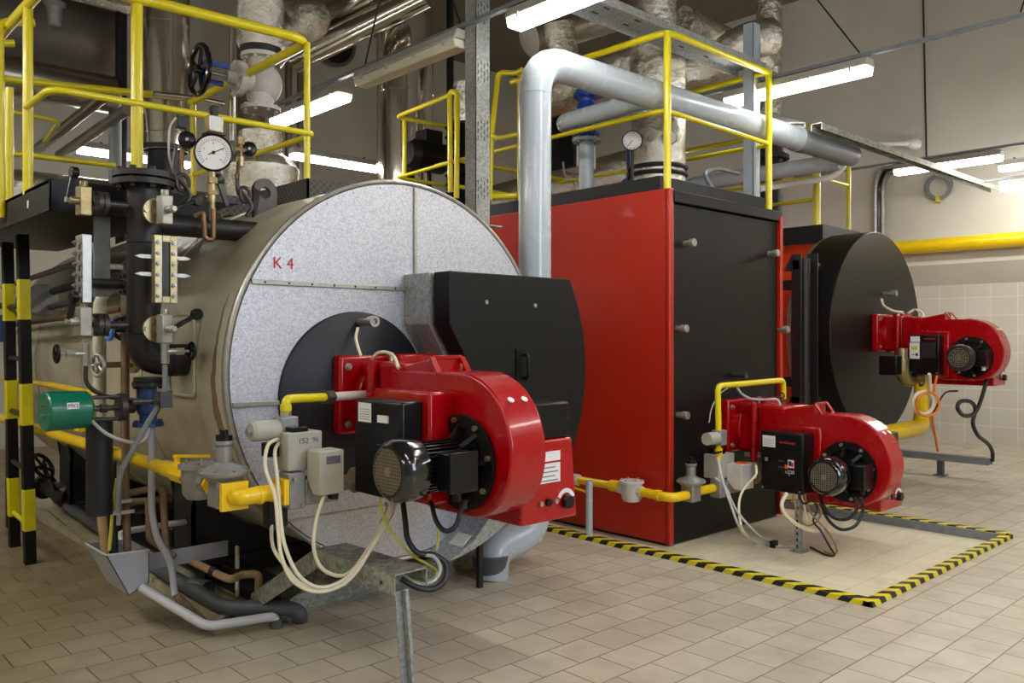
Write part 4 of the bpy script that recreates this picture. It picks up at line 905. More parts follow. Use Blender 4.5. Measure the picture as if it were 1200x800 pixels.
B().flange((1.44, KY-.01, 1.155), (1, 0, 0), .07, .025, 4, .012, False).cyl((1.45, KY-.01, 1.155), (1.5, KY, 1.155), .035, n=18).obj('bonnet', M['dark_metal'], av)
lab(B().sph((KX+.02, KY, 1.15), .06, (1, 1, 1.05)).cyl((KX+.02, KY, 1.26), (KX+.02, KY, 1.05), .042, n=20).flange((KX+.02, KY, 1.06), (0, 0, 1), .075, .02, 4, .012, False).obj('valve_body', M['blue_dark'], av), 'worn blue cast body')
B().flange((KX+.02, KY, 1.265), (0, 0, 1), .078, .02, 4, .012).cyl((KX+.02, KY, 1.28), (KX+.02, KY, 1.3), .07, n=24).obj('flange', M['black_steel'], av)
cab('actuator_cable', 'cable_grey', .009, [(1.29, KY-.05, 1.1), (1.36, KY-.07, 1.03), (1.46, KY-.08, .985), (1.53, KY-.07, .99), (1.57, KY-.05, 1.06)], 'grey cable sagging under the blue valve', 'cable')
B().cyl((1.36, KY+.06, 1.1), (1.36, KY+.06, .62), .062, n=24).thing('expansion_pot', M['black_plate'], 'black upright pot behind the grey cable under the column', 'vessel')

# handwheel valves on the boiler flank behind the column
def wheelvalve(c, ax, R, label, m, body='dark_metal', L=.16):
    c = V(c); ax = V(ax).normalized(); g = thing('globe_valve', label, 'valve', c, 'handwheel valves')
    B().wheel(c, ax, R, .012).obj('handwheel', M[m], g)
    B().cyl(c, c - ax*L, .016, n=10).lathe([(-.0, 0), (0, .05), (.03, .05), (.03, 0)], c - ax*L, ax, 20).obj('stem', M[body], g)
    return g
wheelvalve((1.475, 4.700, 1.545), (-1, -.05, 0), .05, 'small valve with light blue handwheel left of the column foot', 'blue_mark')
wheelvalve((1.602, 4.850, 1.556), (-.55, -.8, 0), .062, 'small valve with black handwheel just left of the column foot', 'black_box')
wheelvalve((1.436, 4.750, 1.356), (-1, -.3, 0), .055, 'valve with pale bare handwheel beside the two cream standpipes', 'zinc', 'brass', .22)
B().cyl((1.62, 4.9, 1.78), (1.62, 4.9, .7), .022, n=12).thing('standpipe', M['rust_pipe'], 'brown vertical standpipe behind the black column', 'pipe')
sp = (1.496, 4.950, 1.481); sp2 = (1.532, 4.980, 1.481)
D('standpipe', 'cream_pipe', .027, [(sp[0]+.05, 4.95, 1.76), (sp[0], 4.95, 1.70), (sp[0], 4.95, .7)], 'thicker cream standpipe on the boiler flank', .05)
D('standpipe', 'cream_pipe', .016, [(sp2[0]+.1, 4.98, 1.9), (sp2[0], 4.98, 1.9), (sp2[0], 4.98, .75)], 'thinner cream standpipe bent over at the top', .04)
fz = (1.569, 4.750, 1.790)
B().flange(fz, (1, 0, 0), .06, .02, 6, .01).flange((fz[0]+.03, fz[1], fz[2]), (1, 0, 0), .06, .02, 6, .01).cyl((fz[0]-.2, fz[1], fz[2]), (fz[0], fz[1], fz[2]), .026, n=14).cyl((fz[0]-.24, fz[1], fz[2]), (fz[0]-.19, fz[1], fz[2]), .018, n=6).thing('flanged_stub', M['dark_metal'], 'brownish stub with twin dark flanges left of the black column', 'pipe')
D('gas_branch', 'yellow_gas', .018, [(1.759, 8.500, 1.147), (1.530, 6.000, 1.197), (1.467, 5.000, 1.198), (1.465, 4.950, 1.154), (1.450, 4.900, 0.926)], 'slim yellow gas branch above the thick yellow pipe', .05)
B().obox((1.428, 5.000, 1.012), (.03, 0, 0), (0, .05, 0), (0, 0, .025)).cyl((1.430, 5.100, 1.004), (1.465, 4.950, 0.985), .018, n=10).thing('gas_cock', M['yellow_gas'], 'small yellow gas cock under the green actuator', 'valve', bevel=.005)
# horizontal lines along the flank seen between the ladder posts
for i, (p, q, r, m, n) in enumerate((((0, 352, 8.2), (152, 285, 4.9), .02, 'grey_dull', 'grey thin pipe sloping up behind the ladder, topmost of four'), ((10, 365, 8.0), (84, 330, 5.6), .026, 'black_steel', 'black pipe running behind the ladder posts, second of four from above'),
        ((40, 368, 7.0), (84, 352, 5.6), .022, 'dark_metal', 'dark pipe running behind the ladder posts, third of four from above'), ((0, 392, 8.0), (100, 363, 5.3), .018, 'copper', 'copper pipe running behind the ladder posts, lowest of four'))):
    a_ = {0: ((1.72, 8.2, 1.93), (1.72, 4.85, 2.05)), 1: ((1.66, 8.2, 1.76), (1.66, 5.0, 1.88)), 2: ((1.64, 8.2, 1.66), (1.64, 5.0, 1.76)), 3: ((1.62, 8.2, 1.58), (1.62, 4.95, 1.66))}[i]
    B().cyl(a_[0], a_[1], r, n=12).thing('flank_pipe', M[m], n, 'pipe', 'pipes behind the ladder')
B().lathe([(-.14, 0), (-.14, .085), (-.11, .085), (-.11, .05), (.0, .08), (.11, .05), (.11, .11), (.15, .11), (.15, 0)], (1.574, 6.600, 1.763), (.1, -1, 0), 24).thing('check_valve', M['alu_cast'], 'grey flanged valve body seen between the ladder posts', 'valve')
B().lathe([(-.1, 0), (-.1, .07), (.1, .07), (.1, 0)], (1.501, 7.200, 1.570), (0, 0, 1), 20).thing('blue_valve', M['blue_dark'], 'dark blue valve body at the edge of the picture beside the ladder', 'valve')

# ------------------------------------------------------------------ ladder, platform and railing
PLX, PLY, PZ0, PZ1 = 1.19, 4.7, 2.145, 2.305
pf = thing('platform', 'dark steel platform beside and over the silver boiler with a chequer plate edge', 'platform', (1.9, 6, PZ0))
B().box(PLX, PLX+.012, PLY, 8.4, PZ0, PZ1).box(PLX, 2.05, PLY, PLY+.012, PZ0, PZ1).obj('fascia', M['black_satin'], pf, .003)
B().box(PLX-.004, PLX, PLY, 8.4, PZ0, PZ0+.07).obj('edge_channel', M['black_satin'], pf)
B().box(PLX, 2.2, PLY+.012, 8.4, PZ1-.02, PZ1-.004).obj('deck', M['black_steel'], pf)
def chequer():
    t = NT('chequer_plate'); co_ = t.coord(); x = t.sep(co_)
    s1_ = t.math('ADD', t.math('MULTIPLY', x[0], 1), t.math('ADD', x[1], x[2])); s2_ = t.math('SUBTRACT', t.math('ADD', x[0], x[1]), x[2])
    f = t.math('MAXIMUM', t.math('LESS_THAN', t.math('FRACT', t.math('MULTIPLY', s1_, 22)), .12), t.math('LESS_THAN', t.math('FRACT', t.math('MULTIPLY', s2_, 22)), .12))
    t.base(t.mix(f, lin(46, 44, 40), lin(96, 92, 84))); t.bump(f, .5, .004); return t.set(.42, .3)
M['chequer_plate'] = chequer()
lab(B().box(2.63, 2.642, 4.68, 6.4, 2.3, 2.49).box(2.63, 3.4, 4.68, 4.692, 2.3, 2.49).box(2.22, 2.63, 5.1, 5.112, 2.28, 2.4).obj('toe_plate', M['chequer_plate'], pf), 'chequer plate toe board')
B().box(2.642, 3.4, 4.692, 6.4, 2.38, 2.4).obj('deck', M['chequer_plate'], pf)
B().box(1.62, 1.67, 7.6, 7.65, 0, PZ0).obj('support_post', M['black_steel'], pf)
lab(B().box(1.42, 1.5, 4.76, 4.78, 1.72, PZ0).obj('hanger_plate', M['grey_dull'], pf), 'grey flat hanger')
B().box(PLX-.006, PLX-.003, 5.08, 5.11, 2.2, 2.24).obj('tag', M['white_label'], pf)
ld = thing('ladder', 'black steel ladder with yellow bands standing on the tiles', 'ladder', (1.5, 6.6, 0))
for y, x in ((6.29, 1.476), (6.885, 1.516)):
    pt = lambda z: V((x - .045*z/2.15, y, z))
    p = B().bar(pt(0), pt(PZ0+.04), .068, .068, (0, 1, 0)).obj('side_post', M['black_satin'], ld, .005)
    for z0, z1 in ((1.62, 1.89), (.92, 1.2), (.22, .5)): B().bar(pt(z0), pt(z1), .07, .07, (0, 1, 0)).obj('yellow_band', M['yellow_band'], p, .005)
for z in (1.72, 1.36, .98, .62, .25):
    lab(B().cyl((1.478-.021*z, 6.3, z), (1.514-.021*z, 6.88, z), .018, n=10).obj('rung', M['yellow_band'] if z < .3 else M['black_steel'], ld), 'yellow worn rung' if z < .3 else 'dark rung')
# railing of that platform
rl = thing('railing', 'yellow tube railing around the platform above the silver boiler', 'railing', (1.9, 5, PZ1))
RT = lambda b, pts, r=.024, bend=.1: b.tube(pts, r, bend, 12)
YR = 4.72
RT(B(), [(PLX+.02, 6.3, 3.33), (PLX+.02, YR, 3.33), (2.68, YR, 3.36), (2.68, 6.6, 3.36)], .03, .16).obj('top_rail', M['yellow_rail'], rl)
RT(B(), [(PLX+.01, 5.2, 2.765), (PLX+.01, YR, 2.765), (2.70, YR, 2.78), (2.70, 4.85, 2.78)], .019, .09).obj('mid_rail', M['yellow_rail'], rl)
RT(B(), [(2.70, 4.85, 2.78), (2.68, 6.6, 2.78)], .019, .09).obj('mid_rail', M['yellow_rail'], rl)
for (x, y, z0, z1, r) in ((1.63, YR+.02, PZ1-.02, 3.34, .031), (PLX+.02, 5.2, PZ1-.02, 3.33, .026), (2.66, 4.74, 2.40, 3.35, .021), (PLX+.05, 5.75, PZ1, 3.0, .022), (2.68, 6.55, 2.4, 3.36, .022)):
    B().cyl((x, y, z0), (x, y, z1), r, n=14).obj('rail_post', M['yellow_rail'], rl)
RT(B(), [(PLX+.05, 5.75, 2.98), (PLX+.02, 8.2, 2.98)], .022).obj('back_rail', M['yellow_rail'], rl)
RT(B(), [(1.366, 6.600, 2.772), (2.114, 6.600, 2.783)], .02).obj('back_rail', M['yellow_rail'], rl)
RT(B(), [(1.386, 6.700, 3.300), (1.821, 6.700, 3.335), (2.766, 6.700, 3.425)], .028, .15).obj('back_rail', M['yellow_rail'], rl)
RT(B(), [(1.490, 7.200, 3.205), (1.896, 7.200, 3.187), (1.937, 7.800, 3.144)], .016, .06).obj('back_rail', M['yellow_rail'], rl)
hr = thing('ladder_handrail', 'pair of upright yellow ladder handles at the platform edge', 'handrail', (1.17, 5.75, 2.2))
for y in (5.62, 6.1):
    RT(B(), [(PLX-.02, y, 2.2), (PLX-.03, y, 3.34), (PLX+.15, y, 3.38)], .024, .06).obj('handle', M['yellow_rail'], hr)
# ------------------------------------------------------------------ steam outlet valve on top of the silver boiler
SX, SY = 2.82, 5.69
so = thing('steam_outlet', 'foil wrapped steam dome and pipe stub on top of the silver boiler', 'pipe', (SX, SY, 2.36))
B().lathe([(0, 0), (0, .27), (.36, .27), (.43, .22), (.47, .15), (.62, .15), (.62, 0)], (SX, SY, 2.36), (0, 0, 1), 40).obj('dome_insulation', M['foil'], so)
zv = (2.784, 5.690, 3.317)[2]
vt, vb_ = (2.784, 5.690, 3.526)[2], (2.784, 5.690, 3.151)[2]
gv2 = thing('globe_valve', 'white cast globe valve with black handwheel above the foil dome', 'valve', (SX, SY, vb_))
b = B().flange((SX, SY, vb_), (0, 0, 1), .14, .028, 8, .014).flange((SX, SY, vt), (0, 0, 1), .14, .028, 8, .014)
b.cyl((SX, SY, vb_), (SX, SY, vb_+.1), .08, .1, 24).cyl((SX, SY, vt), (SX, SY, vt-.1), .08, .1, 24).sph((SX+.02, SY, (vt+vb_)/2), .135, (1, .95, 1.1), 24)
b.cyl((SX, SY, (vt+vb_)/2), (SX-.16, SY, (vt+vb_)/2), .085, n=24).flange((SX-.17, SY, (vt+vb_)/2), (-1, 0, 0), .125, .05, 8, .014, False).cyl((SX-.19, SY, (vt+vb_)/2), (SX-.26, SY, (vt+vb_)/2), .06, .04, 20)
b.obj('valve_body', M['valve_white'], gv2)
zc = (vt+vb_)/2
lab(B().bar((SX-.26, SY-.05, zc+.05), (SX-.4, SY-.05, zc+.05), .02, .035).bar((SX-.26, SY+.05, zc-.05), (SX-.4, SY+.05, zc-.05), .02, .035).box(SX-.42, SX-.4, SY-.07, SY+.07, zc-.07, zc+.07).obj('yoke', M['blue_paint'], gv2), 'blue yoke')
B().cyl((SX-.24, SY, zc), (SX-.46, SY, zc), .014, n=10).obj('spindle', M['zinc'], gv2)
B().wheel((SX-.45, SY, zc), (1, 0, 0), .165, .02).obj('handwheel', M['black_gloss'], gv2)
b = B().lathe([(0, 0), (.0, .15), (.03, .165), (1.9, .165), (1.9, 0)], (SX, SY, vt+.06), (0, 0, 1), 32)
ip = b.thing('steam_pipe', M['foil'], 'foil wrapped vertical steam pipe above the white globe valve', 'pipe')
lab(B().cyl((SX, SY, vt+.02), (SX, SY, vt+.09), .13, .155, 28).obj('black_end', M['black_plate'], ip), 'black end ring')
D('thin_pipe', 'steel_dull', .022, [(2.838, 6.200, 3.872), (2.838, 6.200, 3.112), (2.838, 6.200, 3.014)], 'thin pale vertical pipe just left of the white globe valve', .03)
D('thin_pipe', 'steel_dull', .026, [(3.112, 6.000, 3.597), (3.206, 6.000, 3.724), (3.148, 6.000, 3.757), (3.062, 6.000, 3.743)], 'short bright bent tube behind the white globe valve', .04)
D('thin_pipe', 'steel_dull', .022, [(2.393, 6.600, 3.371), (2.759, 6.600, 3.403), (2.949, 6.600, 3.398)], 'thin horizontal pipe behind the mid rail', .04)

# ------------------------------------------------------------------ chimneys, ducts and pipes at the back
def chimney(x, y, r, z0, z1, bands, label):
    t = thing('chimney', label, 'chimney', (x, y, z0))
    B().cyl((x, y, z0), (x, y, z1), r, n=56).obj('flue', M['chrome_pipe'], t)
    for z in bands: B().lathe([(-.012, r-.005), (-.006, r+.006), (.006, r+.006), (.012, r-.005)], (x, y, z), (0, 0, 1), 56, True).obj('band', M['chrome_pipe'], t)
    return t
c1_ = chimney(3.2, 8.5, .225, 3.35, 6.98, ((3.182, 8.500, 4.609)[2], (3.182, 8.500, 3.522)[2]), 'slim mirror steel chimney behind the railing of the silver boiler')
lab(B().lathe([(-.95, 0), (-.95, .17), (-.06, .17), (-.04, .24), (.0, .24), (.0, 0)], (3.2, 8.5, 3.4), (0, 0, 1), 32).obj('base', M['black_plate'], c1_), 'dark narrower base')
chimney(5.9, 8.2, .335, 0, 6.98, ((5.905, 8.200, 4.383)[2], (5.905, 8.200, 5.480)[2], 3.2), 'wide mirror steel chimney behind the unlit strip lamp')
D_ = lambda name, m, r, p0, p1, label, cat='duct', g=None, n=32: B().cyl(p0, p1, r, n=n).thing(name, M[m], label, cat, g)
D_('insulated_duct', 'dark_insulation', .45, (-3.99, 10.2, 4.78), (3.25, 10.2, 4.78), 'very thick brownish insulated duct across the upper left corner', n=40)
D_('insulated_duct', 'steel_dull', .2, (-3.99, 9.6, 4.12), (3.05, 9.6, 4.12), 'bright insulated pipe hanging just below the very thick duct')
B().cyl((3.12, 9.55, 0), (3.12, 9.55, 6.98), .06, n=12).thing('downpipe', M['black_steel'], 'dark vertical pipe at the end of the very thick duct', 'pipe')
D_('insulated_duct', 'foil', .17, (2.45, 9.3, 5.12), (3.2, 9.3, 5.1), 'short crumpled copper-toned pipe end at the top by the mirror chimney')
D_('beam_rail', 'steel_dull', .05, (-3.99, 9.2, 5.0), (3.1, 9.2, 5.02), 'thin grey rail across the very thick duct', 'rail')
hd = (2.324, 9.000, 4.569)
B().cyl((hd[0], 9, 6.98), (hd[0], 9, hd[2]+.2), .055, n=6).lathe([(.18, 0), (.18, .1), (.16, .1), (.14, .07), (-.04, .06), (-.06, .03), (-.06, 0)], (hd[0], 9, hd[2]), (0, 0, 1), 24).thing('gas_detector', M['alu_cast'], 'grey hanging detector head in front of the thick duct', 'detector')
for i, (p, q, n) in enumerate((((2.051, 8.600, 3.198), (2.197, 7.000, 3.431), 'grey slanting tube behind the railing, upper of two'), ((2.264, 8.600, 3.198), (2.339, 7.000, 3.323), 'grey slanting tube behind the railing, lower of two'))):
    D_('slanting_tube', 'steel_dull', .045, p, q, n, 'pipe', None, 16)
D_('grey_post', 'grey_dull', .05, (2.370, 7.400, 3.572), (2.370, 7.400, 2.789), 'grey upright post behind the left railing', 'post', None, 14)
D_('insulated_duct', 'foil', .24, (-3.99, 9.0, 2.85), (3.9, 9.0, 2.85), 'foil wrapped pipe lying low behind the platform', 'pipe')
# two mirror pipes climbing towards the viewer
D_('flue_pipe', 'chrome_pipe', .17, (4.797, 9.400, 4.932), (5.416, 7.600, 5.445), 'mirror steel pipe slanting up beside the wide chimney, upper of two', 'pipe')
D_('flue_pipe', 'chrome_pipe', .13, (4.777, 8.800, 4.681), (5.539, 7.300, 5.202), 'mirror steel pipe slanting up beside the wide chimney, lower of two', 'pipe')
b = B(); q = (7.775, 12.900, 6.694)
b.lathe([(0, .38), (-.1, .38), (-.1, .44), (0, .44)], (q[0], 13, q[2]), (0, 1, 0), 36, True); o = b.thing('wall_sleeve', M['steel_dull'], 'round metal sleeve ring around a dark opening in the far wall', 'sleeve')
lab(B().cyl((q[0], 12.99, q[2]), (q[0], 12.96, q[2]), .38, n=36).obj('opening', M['black_plate'], o), 'dark opening')
D('vent_pipe', 'foil', .2, [(4.721, 8.600, 5.507), (4.664, 8.400, 5.145), (4.708, 8.200, 4.988), (4.723, 8.800, 4.982)], 'shiny bent foil elbow at the top beside the foil steam pipe', .2)
for q_, n_ in (((5.877, 11.000, 5.113), 'left of two'), ((6.066, 11.000, 5.152), 'right of two')):
    D_('thin_riser', 'steel_dull', .05, (q_[0], 11.0, 0), (q_[0], 11.0, 6.98), 'slim metal riser far behind the railing corner, ' + n_, 'pipe', None, 14)
D_('dark_riser', 'dark_insulation', .2, (5.55, 11.5, .0), (5.55, 11.5, 6.98), 'dark insulated riser at the far wall left of the wide chimney', 'pipe')
B().cyl((7.15, 8.9, 0), (7.15, 8.9, 6.98), .05, n=12).thing('dark_conduit', M['black_steel'], 'thin dark conduit just right of the wide chimney', 'pipe')

# ------------------------------------------------------------------ perforated column between the boilers
pc = thing('perforated_column', 'galvanised slotted steel column rising between the silver and the red boiler', 'column', (3.98, 4.63, 0))
B().box(3.915, 3.92, 4.58, 4.70, 0, 6.98).box(3.915, 4.05, 4.58, 4.585, 0, 6.98).box(4.045, 4.05, 4.58, 4.70, 0, 6.98).obj('channel', M['galv_strut'], pc)
b = B()
for k in range(12):
    z0 = .4 + k*.42
    for r_ in range(3):
        for c_ in range(4): b.box(3.932+c_*.03, 3.938+c_*.03, 4.5785, 4.5805, z0+r_*.05+(c_ % 2)*.022, z0+r_*.05+(c_ % 2)*.022+.03)
b.obj('slots', M['ink'], pc)
B().box(3.86, 4.1, 4.5, 4.585, 2.3, 2.31).box(3.86, 3.91, 4.5, 4.59, 2.3, 2.36).obj('bracket', M['galv_strut'], pc)

# ------------------------------------------------------------------ on top of the red boiler
TZ = 2.715
r2 = thing('railing', 'yellow tube railing around the deck on the red boxy boiler', 'railing', (5.8, 4, TZ))
XA, XB, YA = 5.12, 6.56, 3.8
RT(B(), [(XA, 5.5, 3.78), (XA, YA, 3.78), (XB, YA, 3.78)], .026, .12).obj('top_rail', M['yellow_rail'], r2)
RT(B(), [(XA, 6.6, 3.2), (XA, YA+.1, 3.2), (XA+.02, YA, 3.2)], .019, .06).obj('mid_rail', M['yellow_rail'], r2)
RT(B(), [(XA, YA, 3.19), (XB+.04, YA, 3.17), (XB+.04, YA+.2, 3.17)], .019, .06).obj('mid_rail', M['yellow_rail'], r2)
for x, y, z0, z1 in ((XA, YA, ZT-.02, 3.78), (XB, YA, ZT-.02, 3.8), (XA+.15, 6.1, TZ, 3.2)):
    B().cyl((x, y, z0), (x, y, z1), .028, n=14).obj('rail_post', M['yellow_rail'], r2)
RT(B(), [(XB, YA, 3.79), (XB, 6.3, 3.79)], .024).obj('top_rail', M['yellow_rail'], r2)
RT(B(), [(XB+.02, YA+.2, 3.17), (XB, 6.3, 3.17)], .019).obj('mid_rail', M['yellow_rail'], r2)
RT(B(), [(XA, 6.25, 3.2), (XB, 6.25, 3.2)], .02).obj('back_rail', M['yellow_rail'], r2)
RT(B(), [(XA, 6.25, 2.95), (XB, 6.25, 2.95)], .02).obj('back_rail', M['yellow_rail'], r2)
# stepped end of the railing seen beside the slotted column
r3 = thing('ladder_handrail', 'yellow ladder opening rail between the slotted column and the large grey pipe', 'handrail', (5.2, 5.7, 2.7))
RT(B(), [(4.948, 5.600, 2.718), (4.969, 5.600, 3.289), (5.050, 5.600, 3.882), (5.072, 5.400, 3.826), (5.059, 5.300, 3.830)], .024, .08).obj('handle', M['yellow_rail'], r3)
RT(B(), [(5.124, 5.400, 3.852), (5.124, 5.400, 2.714)], .022, .05).obj('handle', M['yellow_rail'], r3)
RT(B(), [(4.969, 5.600, 3.304), (4.960, 5.500, 3.255), (5.155, 5.400, 3.314)], .02, .05).obj('cross_bar', M['yellow_rail'], r3)
RT(B(), [(4.958, 5.600, 2.757), (5.197, 5.400, 2.767)], .03, .05).obj('cross_bar', M['yellow_rail'], r3)
# railing at the rear between the chimney and the column
r4 = thing('railing', 'small yellow railing in front of the wide mirror chimney', 'railing', (4.983, 6.300, 2.846))
RT(B(), [(5.066, 6.300, 2.896), (5.055, 6.300, 3.858), (5.068, 6.200, 3.831), (5.058, 6.200, 2.826)], .026, .05).obj('corner_post', M['yellow_rail'], r4)
RT(B(), [(5.045, 6.300, 3.815), (4.925, 7.000, 3.724), (5.758, 6.900, 3.717)], .022, .08).obj('top_rail', M['yellow_rail'], r4)
RT(B(), [(5.030, 7.000, 3.717), (5.030, 7.000, 3.093)], .022).obj('rail_post', M['yellow_rail'], r4)
RT(B(), [(4.946, 7.000, 3.117), (5.066, 6.300, 3.182)], .018).obj('low_rail', M['yellow_rail'], r4)
RT(B(), [(4.946, 7.000, 3.117), (5.805, 6.900, 3.087)], .018).obj('low_rail', M['yellow_rail'], r4)
# fan motor and ribbed hose behind that railing
fm = (5.638, 7.400, 3.488)
B().cyl((fm[0]-.2, fm[1], fm[2]), (fm[0]+.18, fm[1], fm[2]), .17, n=28).cyl((fm[0]-.28, fm[1], fm[2]), (fm[0]-.2, fm[1], fm[2]), .12, .17, 28).box(fm[0]-.1, fm[0]+.12, fm[1]-.1, fm[1]+.1, fm[2]+.12, fm[2]+.28).cyl((fm[0], fm[1], fm[2]), (fm[0]+.05, fm[1], 1.5), .03, n=8).thing('fan_motor', M['black_satin'], 'black motor with top box beside the wide chimney', 'motor')
b = B(); q0 = V((5.674, 6.800, 3.748)); pr = []
for i in range(30): pr.append((-.05*i, .19 + .035*(1 if i % 2 else -1)))
b.lathe([(0, 0)] + pr + [(-1.5, .1), (-q0.z, .1), (-q0.z, 0)], q0, (0, 0, 1), 28); b.thing('bellows_pipe', M['black_satin'], 'black ribbed upright pipe half hidden by the slotted column', 'pipe')
q0 = V((5.686, 6.800, 4.063)); B().cyl((q0.x, q0.y, q0.z-.24), (q0.x, q0.y, q0.z+.1), .14, n=24).thing('pipe_insulation', M['foil'], 'foil wrapped stub above the black ribbed pipe', 'pipe')

# foil stack of the red boiler
st = thing('flue_stack', 'foil wrapped vertical stack on the deck of the red boxy boiler', 'flue', (5.83, 4.43, TZ))
B().lathe([(0, 0), (0, .235), (1.35, .235), (1.42, .16), (2.2, .15), (2.2, 0)], (5.83, 4.43, TZ), (0, 0, 1), 44).obj('insulation', M['foil'], st)
for z in (.17, .23): lab(B().torus((5.83, 4.43, TZ+z), (0, 0, 1), .238, .02, 44, 8).obj('band', M['black_plate'], st), 'black band')
def dial(q, r, face, label, cat='gauge', stem=None):
    q = V(q); f = V(face).normalized(); g = thing('dial_gauge', label, cat, q)
    B().lathe([(-.05, 0), (-.05, r*.9), (.01, r), (.015, r*.92), (.006, r*.9), (.006, 0)], q, f, 32).obj('case', M['black_box'], g)
    d_ = B().cyl(q + f*.006, q + f*.009, r*.9, n=32).obj('dial', M['dial_white'], g)
    a, b2 = B.frame(f); b = B()
    for i in range(11):
        t = 2*PI*i/14; e = a*math.cos(t) + b2*math.sin(t); b.bar(q + f*.0105 + e*r*.7, q + f*.0105 + e*r*.84, r*.05, .001, f)
    b.bar(q + f*.011, q + f*.011 + (a*.5 + b2*.6)*r*.8, r*.06, .001, f); b.obj('scale', M['ink'], d_)
    if stem: B().tube([q - f*.02, q - f*.02 + V((0, 0, -.3))] + stem, .014, .04, 10).obj('stem', M['black_steel'], g)
    return g
q = (5.500, 4.438, 3.137)
dial(q, .085, (-.8, -.6, 0), 'black dial gauge on a stem in front of the foil stack', stem=[(q[0]+.02, q[1]+.03, TZ)])
dial((5.692, 4.190, 3.153), .055, (-.5, -.85, 0), 'smaller dial gauge fixed to the foil stack')
# blue pump and white pipe
bp = thing('inline_pump', 'bright blue upright pump body on a pale pipe above the red boiler', 'pump', (5.5, 4.95, 2.72))
zb = (5.577, 4.950, 3.237)[2]; zt = (5.577, 4.950, 3.763)[2]
B().cyl((5.5, 4.95, zb+.36), (5.5, 4.95, zt+.1), .09, n=28).cyl((5.5, 4.95, zb), (5.5, 4.95, zb+.4), .06, .065, 24).sph((5.5, 4.95, zb+.25), .09, (1, 1, 1.2)).flange((5.5, 4.95, zb+.03), (0, 0, 1), .12, .03, 8, .014).flange((5.5, 4.95, zb+.38), (0, 0, 1), .115, .03, 8, .012).obj('pump_body', M['blue_paint'], bp)
lab(B().flange((5.5, 4.95, zb-.01), (0, 0, 1), .125, .03, 8, .014).cyl((5.5, 4.95, 2.7), (5.5, 4.95, zb), .065, n=24).obj('pipe_stub', M['grey_pipe'], bp), 'pale grey pipe stub')
# control boxes hanging behind
q = (6.977, 6.500, 3.725)
o = B().box(q[0]-.05, q[0]+.3, q[1]-.1, q[1]+.2, q[2]-.3, q[2]+.3).thing('control_cabinet', M['white_plastic'], 'white and black electrical cabinet behind the large grey pipe', 'cabinet', bevel=.01)
lab(B().box(q[0]-.1, q[0]-.05, q[1]-.12, q[1]+.22, q[2]-.32, q[2]+.32).obj('side_panel', M['black_box'], o), 'black side')
cab('power_cable', 'cable_grey', .012, [(6.732, 6.400, 3.434), (6.654, 6.300, 3.269), (6.682, 6.200, 3.194), (6.614, 6.100, 3.026)], 'grey cable curling under the white cabinet', 'cable')
# foil ducts high behind the red boiler
D_('foil_duct', 'foil', .2, (6.263, 6.300, 3.981), (6.906, 5.200, 4.379), 'foil duct slanting behind the large grey pipe', 'duct')
D_('foil_duct', 'foil', .16, (6.248, 6.000, 4.723), (6.337, 6.000, 4.287), 'short upright foil pipe beside the lit lamp at the top', 'duct')
D_('foil_duct', 'steel_dull', .2, (6.403, 6.600, 4.768), (7.668, 6.200, 5.316), 'dull steel duct crossing under the lit lamp at the top', 'duct')
D('foil_duct', 'foil', .2, [(7.669, 5.600, 4.437), (8.031, 5.400, 4.497), (8.051, 5.000, 4.705), (8.360, 4.800, 4.802)], 'foil duct with reddish reflections near the top of the railing', .3, 'duct')
D_('foil_duct', 'foil', .28, (7.012, 8.000, 3.115), (8.856, 6.600, 3.767), 'low foil wrapped duct lying behind the red boiler rail', 'duct')
# foil riser on the orange boiler
rs = thing('flue_stack', 'foil wrapped riser with black flange on the round orange boiler', 'flue', (9.42, 5.45, 2.7))
B().cyl((9.42, 5.45, 3.95), (9.42, 5.45, 6.98), .155, n=32).obj('insulation', M['foil'], rs)
lab(B().flange((9.42, 5.45, 3.72), (0, 0, 1), .24, .05, 10, .02).flange((9.42, 5.45, 3.6), (0, 0, 1), .24, .05, 10, .02).cyl((9.42, 5.45, 2.75), (9.42, 5.45, 3.95), .16, n=28).obj('flange_pair', M['black_plate'], rs), 'black pipe with flanges')
D_('foil_elbow', 'foil', .16, (9.3, 5.45, 4.9), (7.6, 5.45, 4.95), 'horizontal foil pipe branching from the riser near the top', 'duct')
bl = (9.057, 5.200, 3.430)
B().cyl((7.0, 5.6, 2.72), (7.0, 5.6, 3.5), .1, n=24).flange((7.0, 5.6, 3.1), (0, 0, 1), .15, .03, 8, .014).cyl((7.0, 5.6, 3.1), (6.75, 5.5, 3.05), .09, n=20).thing('blue_pump', M['blue_dark'], 'dark blue pump behind the grey return pipe', 'pump')
